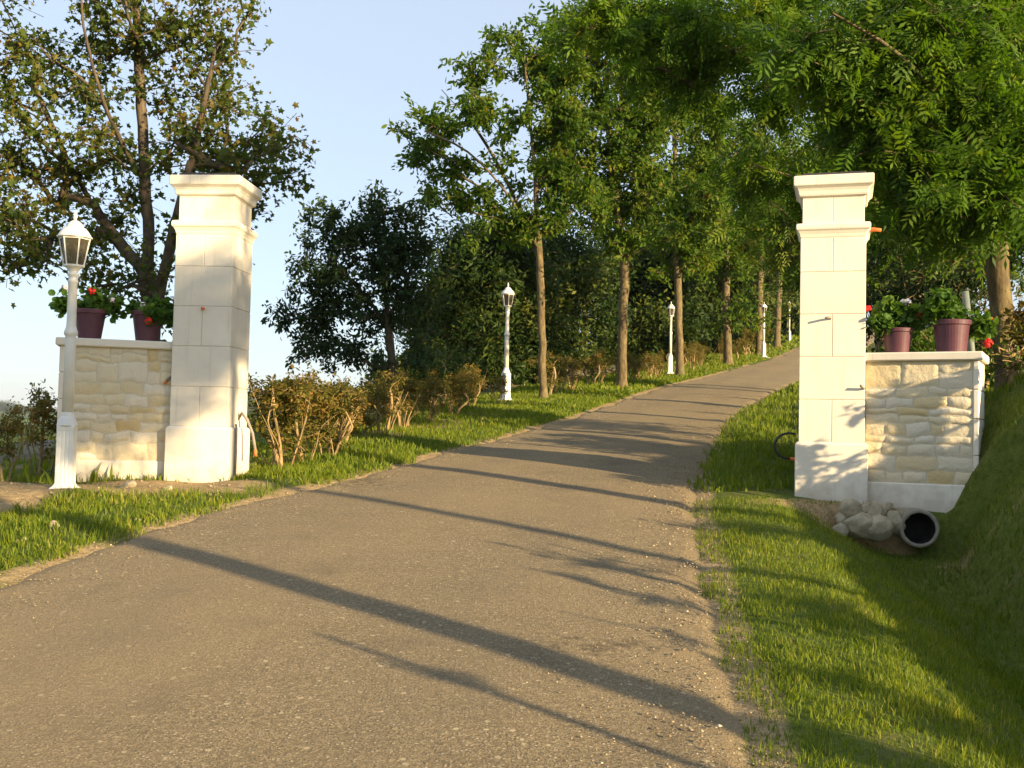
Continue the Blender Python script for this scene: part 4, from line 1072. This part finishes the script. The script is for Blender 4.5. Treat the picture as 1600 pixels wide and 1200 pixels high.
def sapling(seed, sx, sy, sz, k, nb, label, lean=.15, wid=.22, leafy=2, split=.45, thick=.022, mr=.008, fork=True):
    """young tree on the bank whose shadow tip falls at (sx, sy, sz); k metres up-sun"""
    x = sx + SUN_AZ[0] * k; y = sy + SUN_AZ[1] * k; top = sz + math.tan(R_(SUN_EL)) * k; z = Gz(x, y); h = max(.5, top - z)
    tr = [[(0, 0, -.05), (lean * .3, 0, h * .5), (0, 0, h)]] + ([[(lean * .1, 0, h * split * .6), (lean * 1.4, lean, h * .75), (lean * 2, lean, h * .95)]] if fork else [])
    S = grow(seed, tr, h * .3,
             [((0, 0, h * .72), (wid, wid, h * .27), nb)], thick, twigs=3, spread=.09, step=.12, tip_r=.003, rise=.2)
    S.base = np.zeros(3); S.rad = np.maximum(S.rad, mr)
    t = thing('bank_sapling', label, 'sapling', (x, y, z), 0, 'young saplings along the right bank')
    skel_mesh('stems', S, M['bark_stem'], t, (0, 0, 0)); leaf_mesh('foliage', S, 'oval', leafy, .08, .04, M['locust'], t, (0, 0, 0), seed + 1)
zr1 = lambda y: float(ZR(y))
sapling(201, -.25, 7.3, zr1(7.3), 7.5, 3, 'thin sapling on the right bank casting the upper branching shadow on the drive', .12, .10, 5, thick=.035, mr=.010)
sapling(202, -.02, 6.6, zr1(6.6), 7.6, 3, 'straight sapling on the right bank casting the lower slim shadow on the drive', .10, .07, 5, thick=.032, mr=.010, fork=False)
sapling(203, -.95, 5.15, zr1(5.15), 9.0, 2, 'tall slim sapling beside the viewpoint casting the thin shadow across the near drive', .10, .04, 6, thick=.036, mr=.018, fork=False)
sapling(212, 1.6, 13.2, zr1(13.2), 4.2, 8, 'thin sapling behind the right wing wall striping the drive past the gate', thick=.03, mr=.01)
sapling(213, 1.4, 14.8, zr1(14.8), 5.0, 9, 'second thin sapling in the shade behind the right wing wall', thick=.03, mr=.01)
sapling(214, 1.8, 17.0, zr1(17.0), 5.5, 9, 'thin sapling behind the right gate pillar among the ashes', thick=.03, mr=.01)
sapling(215, 3.0, 20.0, zr1(20.0), 5.5, 9, 'thin sapling farther up the right verge behind the gate pillar', thick=.03, mr=.01)
sapling(216, 1.9, 15.8, zr1(15.8), 4.6, 5, 'bare stemmed sapling in the shade left of the nearer ash trunk', .08, .1, 4, thick=.03, mr=.012, fork=False)
sapling(217, 2.6, 18.4, zr1(18.4), 5.0, 5, 'slim sapling beside the farther ash behind the right gate pillar', .08, .1, 4, thick=.03, mr=.012, fork=False)
sapling(218, 3.6, 22.0, zr1(22.0), 5.5, 5, 'slim sapling up the right verge well beyond the gate', .08, .1, 4, thick=.035, mr=.014, fork=False)
sapling(219, 4.6, 24.5, zr1(24.5), 5.5, 5, 'last slim sapling up the right verge before the bend', .08, .1, 4, thick=.035, mr=.014, fork=False)
sapling(204, .67, 5.2, zr1(5.2), 7.0, 6, 'short sapling on the right bank behind the viewpoint')
sapling(205, 3.35, 9.1, 2.15, 2.6, 6, 'forked young sapling on the bank whose shadow falls on the right wing wall', .22, .22, 4, thick=.055, mr=.012)
sapling(206, 2.80, 9.1, 1.62, 3.0, 7, 'low sapling on the bank whose forked shadow falls on the right pillar foot', .2, .16, 7)
sapling(207, 2.52, 9.1, 1.66, 3.5, 5, 'thin weedy sapling on the bank shading the left edge of the pillar foot', .08, .13, 8)
sapling(208, 1.3, 8.3, zr1(8.3), 6.0, 16, 'bushy sapling on the right bank striping the verge with shade', .2, .3, 4)
sapling(209, 1.3, 5.9, zr1(5.9), 6.0, 14, 'small bushy sapling on the right bank striping the nearer verge', .2, .3, 4)
sapling(210, 1.5, 4.5, zr1(4.5), 6.5, 16, 'bushy sapling on the bank beside the viewpoint shading the near grass', .2, .3, 4)

# ------------------------------------------------------------------ hedge of hard pruned shrubs
def proto_shrub(seed, h, nst, nclump, label, big=True):
    r = np.random.default_rng(seed); trs = []
    for k in range(nst):
        a = r.uniform(0, 6.28); b = np.array([math.cos(a), math.sin(a), 0]) * r.uniform(.02, .12); o = np.array([math.cos(a + r.normal(0, .5)), math.sin(a + r.normal(0, .5)), 0])
        hh = h * r.uniform(.6, .95)
        trs.append([tuple(b + [0, 0, -.05]), tuple(b + o * .06 + [0, 0, hh * .3]), tuple(b + o * r.uniform(.10, .26) + [0, 0, hh * .65]), tuple(b + o * r.uniform(.08, .32) + [0, 0, hh])])
    blobs = [((0, 0, h * .78), (.30, .30, h * .26), nclump), ((0, 0, h * .45), (.32, .32, h * .3), nclump // 3)]
    S = grow(seed, trs, h * .22, blobs, .030, twigs=3, spread=.06, step=.09, tip_r=.003, rise=.3)
    S.base = np.array((0, 0, 0.))
    t = thing('hedge_shrub', label, 'shrub', (0, 0, 0), 0, 'hard pruned shrubs of the hedge along the left verge')
    S.rad = np.maximum(S.rad, .004)
    skel_mesh('stems', S, M['bark_stem'], t, (0, 0, 0))
    leaf_mesh('foliage', S, 'oval', 20, .050, .045, M['hedge'], t, (0, 0, 0), seed + 3, lvm=.45, lvs=.25)
    return t
HEDGE = []
ordw = ['first', 'second', 'third', 'fourth', 'fifth', 'sixth', 'seventh', 'eighth', 'ninth', 'tenth', 'eleventh', 'twelfth', 'thirteenth', 'fourteenth', 'fifteenth', 'sixteenth', 'seventeenth', 'eighteenth', 'nineteenth', 'twentieth']
r = np.random.default_rng(8)
seq = []
ys = [10.75, 11.2, 11.65, 12.1, 12.5, 12.95, 13.4, 13.85, 14.3, 14.8, 15.3, 15.8, 16.35, 16.9, 17.5, 18.1, 18.7, 19.3, 19.9, 20.5]
for i, y in enumerate(ys):
    off = 1.15 + min(.95, max(0, y - 11.5) * .135) + r.normal(0, .10)
    dense = i < 7
    seq.append((float(XL(y)) - off, y, (.80 if dense else .72) * r.uniform(.72, 1.2), 0 if dense else 1,
                f'{"bushy" if dense else "sparse"} pruned hedge shrub, {ordw[i]} from the left gate pillar towards the middle lamp'))
ys2 = [23.4, 24.2, 25.0, 25.8, 26.6, 28.2, 28.9, 29.6, 30.3, 31.0, 31.7, 32.4, 33.1, 33.9]
for i, y in enumerate(ys2):
    seq.append((float(XL(y)) - (1.8 - .5 * min(1, max(0, (y - 27) / 4.5))) + r.normal(0, .1), y, .82 * r.uniform(.75, 1.2), 1, f'pruned tan stemmed hedge shrub, {ordw[i]} past the slender pale trunk towards the second white lamp'))
ys3 = [36.6, 37.7, 38.8, 39.9, 42.3, 43.4, 44.5]
for i, y in enumerate(ys3):
    seq.append((float(XL(y)) - 1.35 + r.normal(0, .12), y, .88 * r.uniform(.85, 1.15), 1, f'small distant pruned hedge shrub, {ordw[i]} past the lamp beside the tan trunk'))
ys4 = [47.5, 49, 50.6, 52.2]
for i, y in enumerate(ys4):
    seq.append((float(XL(y)) - 1.4, y, 1.1, 1, f'tiny dark hedge shrub, {ordw[i]} past the lamp at the bend'))
PROT = {}
cnt = {0: 0, 1: 0}
for (x, y, h, kind, lab) in seq:
    k = (kind, cnt[kind] % 4); cnt[kind] += 1
    if k not in PROT:
        PROT[k] = proto_shrub(60 + k[0] * 10 + k[1], 1.0, 6 if kind == 0 else 5, 24 if kind == 0 else 15, lab); o = PROT[k]
    else:
        o = copy_tree(PROT[k]); o['label'] = lab
    o.location = (x, y, Gz(x, y)); o.scale = (h * 1.25, h * 1.25, h); o.rotation_euler = (0, 0, r.uniform(0, 6.28))
for (u, v, d, h, lab) in [(63, 765, 10.3, .80, 'pruned shrub with a leafy head just left of the nearest lamp post'),
                          (8, 785, 9.6, .62, 'low brown pruned shrub at the left edge of the picture')]:
    g = on_ground(u, d); o = copy_tree(PROT[(1, 0)] if h > .7 else PROT[(1, 2)]); o.location = g; o.scale = (h, h, h); o.rotation_euler = (0, 0, u * .1); o['label'] = lab
    o['group'] = 'pruned shrubs left of the left wing wall'

# garden shrub on the bank right of the wall end
def bank_shrub(seed, loc, h, wid, label, mat='locust', nb=26):
    S = grow(seed, [[(0, 0, -.05), (.03, .02, h * .5), (0, 0, h * .9)], [(0.05, 0, -.05), (wid * .5, 0, h * .5), (wid * .8, .05, h * .8)], [(-.05, 0, -.05), (-wid * .5, .1, h * .45), (-wid * .7, 0, h * .75)]], h * .1,
             [((0, 0, h * .6), (wid, wid, h * .4), nb)], .022, twigs=3, spread=.10, step=.12, tip_r=.003, rise=.3)
    S.base = np.zeros(3)
    t = thing('bank_shrub', label, 'shrub', loc, 0)
    skel_mesh('stems', S, M['bark_stem'], t, (0, 0, 0)); leaf_mesh('foliage', S, 'oval', 8, .075, .045, M[mat], t, (0, 0, 0), seed + 1, lvm=.5, lvs=.25)
g = on_ground(1612, 10.6); bank_shrub(90, g, .85, .30, 'untidy reddish shrub on the bank beside the right wall end', 'hedge', 34)
g = on_ground(1450, 10.6); bank_shrub(91, g, 1.45, .55, 'yellow green shrub behind the two right hand flower pots', 'ash', 70)
g = on_ground(1370, 11.2); bank_shrub(92, g, 1.35, .34, 'rusty leafed shrub squeezed beside the right gate pillar behind the pots', 'hedge', 30)
g = on_ground(1490, 12.6); bank_shrub(93, g, 2.5, .9, 'dark leafy shrub deep behind the larger flower pot', 'oak', 130)
g = on_ground(1400, 13.4); bank_shrub(94, g, 2.6, .8, 'dark leafy shrub deep behind the pot nearest the right pillar', 'oak', 130)

# ------------------------------------------------------------------ potted geraniums
def petals(bm, c, rad, n, r, lo=.010, hi=.017):
    for _ in range(n):
        v = Vector((r.gauss(0, 1), r.gauss(0, 1), r.gauss(.2, 1))).normalized()
        p = Vector(c) + v * rad * r.uniform(.5, 1.0); s = r.uniform(lo, hi)
        a = v.orthogonal().normalized(); b = v.cross(a); th = r.uniform(0, 6.28)
        vs_ = []
        for k in range(5):
            an = th + k * 2 * math.pi / 5
            vs_.append(bm.verts.new(p + (a * math.cos(an) + b * math.sin(an)) * s - v * s * .3))
        ce = bm.verts.new(p + v * s * .35)
        for k in range(5): bm.faces.new((vs_[k], vs_[(k + 1) % 5], ce))
def make_pot(label, loc, rb, rt, h, fol, flowers, seed, group=None, per=5):
    """fol: blobs relative to the pot rim centre; flowers: (x, y, z, colour, radius) relative to rim"""
    r = random.Random(seed)
    t = thing('potted_geranium', label, 'potted plant', loc, 0, group)
    bm = bmesh.new()
    lathe(bm, [(rb * .9, 0), (rb, .006), (rb + (rt - rb) * .80, h * .84), (rt * 1.0, h * .845), (rt * 1.05, h * .86), (rt * 1.07, h - .006), (rt * 1.05, h), (rt * .96, h), (rt * .93, h - .03), (rt * .5, h - .035)], 36)
    part('pot', bm, M['pot'], t, False)
    bm = bmesh.new(); lathe(bm, [(rt * .93, h - .034), (rt * .5, h - .022), (.01, h - .018)], 20); part('soil', bm, M['soil'], t)
    trunks = []
    for k in range(5):
        a = k * 1.26 + .4; trunks.append([(.02 * math.cos(a), .02 * math.sin(a), h - .04), (rt * .5 * math.cos(a), rt * .5 * math.sin(a), h + .06), (rt * .8 * math.cos(a), rt * .8 * math.sin(a), h + .13)])
    for (fx, fy, fz, c, rad) in flowers:
        trunks.append([(fx * .15, fy * .15, h - .03), (fx * .7, fy * .6, h + max(fz * .7, .05)), (fx, fy, h + fz)])
    S = grow(seed, trunks, h - .01, [((x, y, h + z), (a, b, c), n) for (x, y, z, a, b, c, n) in fol], .007, twigs=3, spread=.03, step=.04, tip_r=.0016, rise=.2)
    S.base = np.array((0, 0, h))
    skel_mesh('stems', S, M['hedge'], t, (0, 0, 0))
    leaf_mesh('foliage', S, 'round', per, .050, .020, M['geranium'], t, (0, 0, 0), seed + 2, lvm=.45, lvs=.2)
    for (fx, fy, fz, c, rad) in flowers:
        bm = bmesh.new(); petals(bm, (fx, fy, h + fz), rad, 46, r)
        o = part('flower_head', bm, M[c], t)
    return t
def on_wall(W0, uvec, nvec, x, y, z): return Vector((W0.x, W0.y, 0)) + uvec * x + nvec * y + Vector((0, 0, z))
def wall_hit(W0, uvec, nvec, u, v, yin, z):
    """point on the wall top under pixel column u, yin metres behind the face"""
    best = None
    for k in range(-140, 141):
        p = on_wall(W0, uvec, nvec, k * .01, yin, z); q = RM.transposed() @ (p - EYE); uu = 800 + F * q.x / -q.z
        if best is None or abs(uu - u) < best[0]: best = (abs(uu - u), p)
    return best[1]
zr_top = WR0.z + WALL_H + .0685; zl_top = WL0.z + WALL_H + .0685
p1 = wall_hit(WR0, uw, nw, 1402, 0, .13, zr_top); p2 = wall_hit(WR0, uw, nw, 1487, 0, .16, zr_top)
make_pot('plum pot of geraniums nearest the right pillar, red blooms either side and white ones', p1, .098, .128, .215,
         [(-.02, 0, .12, .15, .11, .10, 40), (-.15, -.02, .06, .08, .08, .06, 12), (.10, 0, .08, .09, .09, .09, 16)],
         [(-.265, -.03, .165, 'red_petal', .03), (.17, -.06, .125, 'red_petal', .042), (.075, -.04, .225, 'white_petal', .034), (.045, 0, .235, 'white_petal', .022)], 101)
make_pot('larger plum geranium pot on the right wall beside the grey tube, white bloom on top', p2, .118, .150, .275,
         [(-.08, 0, .07, .12, .11, .08, 26), (-.06, .0, .16, .08, .08, .1, 14), (.08, 0, .04, .09, .09, .06, 10), (.24, -.02, -.02, .09, .07, .08, 16)],
         [(-.03, -.05, .155, 'white_petal', .026), (.285, -.05, -.185, 'red_petal', .042)], 102)
p3 = wall_hit(WL0, ulw, nlw, 140, 0, .14, zl_top); p4 = wall_hit(WL0, ulw, nlw, 229, 0, .14, zl_top)
make_pot('dusky plum pot with trailing geranium on the left wall, half behind the nearest lamp', p3, .10, .142, .275,
         [(0, 0, .06, .13, .10, .07, 20), (-.22, 0, .05, .11, .08, .09, 12), (.19, 0, .03, .10, .08, .07, 14), (.02, 0, .14, .08, .08, .06, 8)],
         [(.035, -.07, .165, 'red_petal', .042), (-.235, -.03, .195, 'lilac_petal', .03), (.215, -.04, .09, 'lilac_petal', .03)], 103, None, 3)
make_pot('plum pot on the left wall nearest the left pillar, red bloom hanging over it', p4, .10, .142, .285,
         [(.06, 0, .04, .13, .10, .06, 13), (-.12, 0, .03, .09, .08, .05, 7), (.10, -.11, -.04, .07, .05, .08, 12), (.20, 0, -.03, .07, .07, .09, 12)],
         [(.065, -.17, -.105, 'red_petal', .038), (-.02, -.08, .055, 'white_petal', .026)], 104, None, 3)

# grey tube standing behind the wall top, leaning a little
bm = bmesh.new(); gp = on_ground(1530, 9.75, .1); tp = P(1508, 455, 9.75)
tube(bm, [gp, gp.lerp(tp, .5), tp], .031, 14, True)
gt = part('plastic_tube', bm, M['greypole'], None, True)
set_meta(gt, 'grey green plastic tube standing upright behind the right wall beside the larger pot', 'tube')

# ------------------------------------------------------------------ conduits, cables
def pillar_pt(C, rz, x, y, z): return C + Matrix.Rotation(rz, 3, 'Z') @ Vector((x, y, z))
def stub(name, label, cat, pts, rad, mat, tip=None):
    bm = bmesh.new(); tube(bm, pts, rad, 10); o = part(name, bm, M[mat], None, True); set_meta(o, label, cat)
    if tip:
        bm = bmesh.new(); tube(bm, tip[0], tip[1], 10); part('tip', bm, M[tip[2]], o, True)
    return o
q = lambda x, y, z: pillar_pt(PR, RZ_R, x, y, z)
stub('conduit_stub', 'short orange conduit sticking out right under the cap of the right gate pillar', 'conduit', [q(.25, -.12, 2.36), q(.33, -.15, 2.372), q(.395, -.17, 2.36)], [.019, .019, .016], 'orange')
stub('conduit_stub', 'thin dark cable stub poking from the front face of the right gate pillar', 'cable stub', [q(-.01, -.25, 1.585), q(-.02, -.31, 1.595), q(-.055, -.335, 1.588)], .010, 'greyhose')
stub('conduit_stub', 'small dark cable stub at the joint between the right pillar and its wing wall', 'cable stub', [q(.262, -.24, .985), q(.262, -.292, .99), q(.235, -.325, 1.01)], .011, 'greyhose')
q2 = lambda x, y, z: pillar_pt(PL, RZ_L, x, y, z)
stub('conduit_stub', 'short rusty cable stub on the front face of the left gate pillar', 'cable stub', [q2(-.005, -.25, 1.602), q2(.01, -.31, 1.604), q2(.035, -.325, 1.598)], .012, 'orange')
pw = pillar_pt(PL, RZ_L, -.285, -.14, .98)
stub('conduit_stub', 'grey conduit with an orange end in the gap between left wall and left pillar', 'conduit', [pw + Vector((.03, .03, .05)), pw + Vector((-.01, -.03, .02)), pw + Vector((-.06, -.07, -.045))], .014, 'greyhose',
     ([pw + Vector((-.055, -.066, -.04)), pw + Vector((-.075, -.08, -.068))], .012, 'orange'))
hp = [q2(.27, .02, .60), q2(.31, .0, .66), q2(.37, -.02, .60), q2(.43, -.03, .47), q2(.465, -.04, .31)]
stub('conduit_hose', 'tan conduit curving out of the right side of the left pillar, orange at its tip', 'conduit', hp, .014, 'greyhose', ([hp[-1] + Vector((0, 0, .01)), hp[-1] + Vector((.003, 0, -.05))], .016, 'orange'))
stub('conduit_hose', 'thin brown conduit hanging straight down beside the left pillar foot', 'conduit', [q2(.30, -.12, .55), q2(.315, -.15, .52), q2(.318, -.15, .30), q2(.310, -.14, .0)], .010, 'greyhose')
lp = []
lc = P(1236, 697, 9.75)
for k in range(15):
    a = math.radians(70 + k * 14.5); lp.append(lc + Vector((.135 * math.cos(a), .05, .115 * math.sin(a))))
stub('conduit_hose', 'black hose loop with an orange end beside the foot of the right pillar', 'hose', lp, .011, 'hose', ([lp[-1], lp[-1] + Vector((.06, -.02, 0)), lp[-1] + Vector((.11, -.03, -.01))], .015, 'orange'))

# ------------------------------------------------------------------ culvert pipe and rocks
def make_pipe():
    c = P(1437, 826, 8.80); R = .155
    ax = Vector((-.20, -1, .02)).normalized(); back = -ax
    t = thing('drain_pipe', 'round concrete culvert pipe opening under the right wing wall into the ditch', 'pipe', c)
    side = ax.cross(Vector((0, 0, 1))).normalized(); up = side.cross(ax).normalized()
    def ring(bm, r, o, n=40, wob=0): return [bm.verts.new(ax * o + (side * math.cos(2 * math.pi * k / n) + up * math.sin(2 * math.pi * k / n)) * (r + wob * mnoise.noise(Vector((k * .7, o * 9, r * 30))))) for k in range(n)]
    bm = bmesh.new(); rs = [ring(bm, R, -.8), ring(bm, R, -.01, wob=.004), ring(bm, R - .008, 0.0, wob=.004), ring(bm, R - .026, 0.0, wob=.004), ring(bm, R - .032, -.012, wob=.003)]
    for a, b in zip(rs, rs[1:]):
        for k in range(40): bm.faces.new((a[k], a[(k + 1) % 40], b[(k + 1) % 40], b[k]))
    part('pipe_wall', bm, M['concrete'], t, True)
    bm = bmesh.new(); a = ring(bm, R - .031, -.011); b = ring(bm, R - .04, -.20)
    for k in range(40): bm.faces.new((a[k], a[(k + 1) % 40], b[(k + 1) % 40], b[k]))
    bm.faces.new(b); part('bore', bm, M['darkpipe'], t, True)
make_pipe()
def make_rock(name, label, loc, size, seed, cat='rock', group=None, mat='rock'):
    bm = bmesh.new(); bmesh.ops.create_icosphere(bm, subdivisions=4, radius=1.0)
    r = random.Random(seed); o = Vector((r.uniform(-50, 50), r.uniform(-50, 50), r.uniform(-50, 50)))
    planes = [(Vector((r.gauss(0, 1), r.gauss(0, 1), r.gauss(0, 1))).normalized(), r.uniform(.60, .86)) for _ in range(9)]
    for v in bm.verts:
        d = v.co.normalized(); k = 1 + .20 * mnoise.noise(d * 1.3 + o)
        for (pn, ph) in planes:
            dd = d.dot(pn) * k
            if dd > ph: k *= 1 - .93 * (1 - ph / dd)
        k += .045 * mnoise.noise(d * 4 + o) + .02 * mnoise.noise(d * 11 + o)
        v.co = Vector((d.x * k * size[0], d.y * k * size[1], d.z * k * size[2]))
    rot = Matrix.Rotation(r.uniform(-.4, .4), 4, 'Y') @ Matrix.Rotation(r.uniform(-.3, .3), 4, 'X')
    bmesh.ops.transform(bm, matrix=rot, verts=bm.verts)
    ob = part(name, bm, M[mat], None, True); ob.location = loc
    return set_meta(ob, label, cat, group)
gk = 'field stones piled under the right gate pillar beside the pipe'
rocks = [(1330, 799, 20, 21, 8.95, 'rounded upright field stone, top left of the pile under the right pillar'),
         (1353, 797, 14, 14, 9.0, 'small brownish field stone in the top middle of the pile'),
         (1371, 801, 17, 20, 8.93, 'pale slanting field stone leaning right at the top of the pile'),
         (1386, 795, 12, 11, 9.02, 'small tan field stone at the top right of the pile'),
         (1396, 812, 20, 22, 8.92, 'greenish field stone against the left side of the pipe'),
         (1340, 824, 30, 24, 8.86, 'broad mossy field stone at the bottom left of the pile'),
         (1371, 826, 26, 21, 8.84, 'big pale flat topped field stone at the bottom of the pile'),
         (1313, 812, 10, 14, 8.92, 'small dark field stone at the left end of the pile'),
         (1409, 803, 11, 12, 9.0, 'little grey field stone wedged above the left rim of the pipe'),
         (1316, 829, 16, 14, 8.88, 'half buried field stone low at the left end of the pile')]
for i, (u, v, a, b, d, lab) in enumerate(rocks):
    k = d / F; make_rock('field_stone', lab, P(u, v, d), (a * k * 1.0, a * k * .95, b * k * 1.0), 300 + i, 'stone', gk)
def rock_on_ground(u, d, s, lab, seed, nm='loose_stone'):
    g = on_ground(u, d); z = max(g.z, float(ZR(g.y)) + .02 if in_road(g.x, g.y, .05) else g.z)
    make_rock(nm, lab, Vector((g.x, g.y, z + s[2] * .35)), s, seed, 'stone', 'loose pale stones on the left road margin')
rock_on_ground(84, 7.35, (.040, .035, .038), 'pale yellow stone on the grass edge left of the drive, the largest there', 401)
rock_on_ground(214, 7.75, (.028, .022, .020), 'small pale stone lying on the asphalt edge near the trunk shadow', 402)
rock_on_ground(38, 7.0, (.020, .018, .018), 'small pale stone at the far left road margin', 403)
rock_on_ground(26, 6.95, (.016, .014, .014), 'tiny pale stone left of the other one at the far left road margin', 404)
rock_on_ground(200, 9.35, (.075, .05, .045), 'brown clod of earth at the foot of the left wing wall', 405)
rock_on_ground(262, 9.3, (.045, .035, .03), 'small brown clod of earth at the foot of the left pillar', 406)

# ------------------------------------------------------------------ far wood on the hill across the valley
def far_wood():
    r = np.random.default_rng(77); pts = []
    for (u0, u1, d0, d1, n) in [(-160, 110, 1330, 1480, 760), (-160, 45, 700, 730, 26), (300, 470, 1330, 1480, 260)]:
        u = r.uniform(u0, u1, n); dd = r.uniform(d0, d1, n)
        x = (u - 800) / F * dd; z = G(x, dd)
        h = r.uniform(7, 15, n)
        for k in range(26):
            v = r.normal(0, 1, (n, 3)); v /= np.linalg.norm(v, axis=1)[:, None]; v[:, 2] = np.abs(v[:, 2]) * 1.0
            pts.append(np.stack([x + v[:, 0] * h * .5, dd + v[:, 1] * h * .5, z + h * .15 + v[:, 2] * h * .8], 1))
    p = np.concatenate(pts); S = Skel(); n = len(p)
    S.pos = np.concatenate([p, p + r.normal(0, 1.0, (n, 3))]); S.tw = [(i, i + n) for i in range(n)]; S.clump = np.arange(n) // 26
    o = leaf_mesh('far_wood', S, 'spray', 1, 2.6, .6, M['farleaf'], None, (0, 0, 0), 5, upb=.6)
    set_meta(o, 'dark wood along the crest of the hill across the valley', 'wood', kind='stuff')
far_wood()

# ------------------------------------------------------------------ valley haze
def build_haze():
    m, nt, out = mat_new('thin_evening_haze')
    v = nt.nodes.new('ShaderNodeVolumePrincipled'); v.inputs['Color'].default_value = (.86, .90, 1.0, 1)
    v.inputs['Density'].default_value = .00014; v.inputs['Anisotropy'].default_value = .2
    nt.links.new(v.outputs[0], out.inputs['Volume'])
    bm = bmesh.new(); box(bm, (0, 1500, 12), (7400, 4600, 170))
    o = part('haze', bm, m); set_meta(o, 'thin bluish evening haze over the valley and hills', 'haze', kind='stuff')
build_haze()
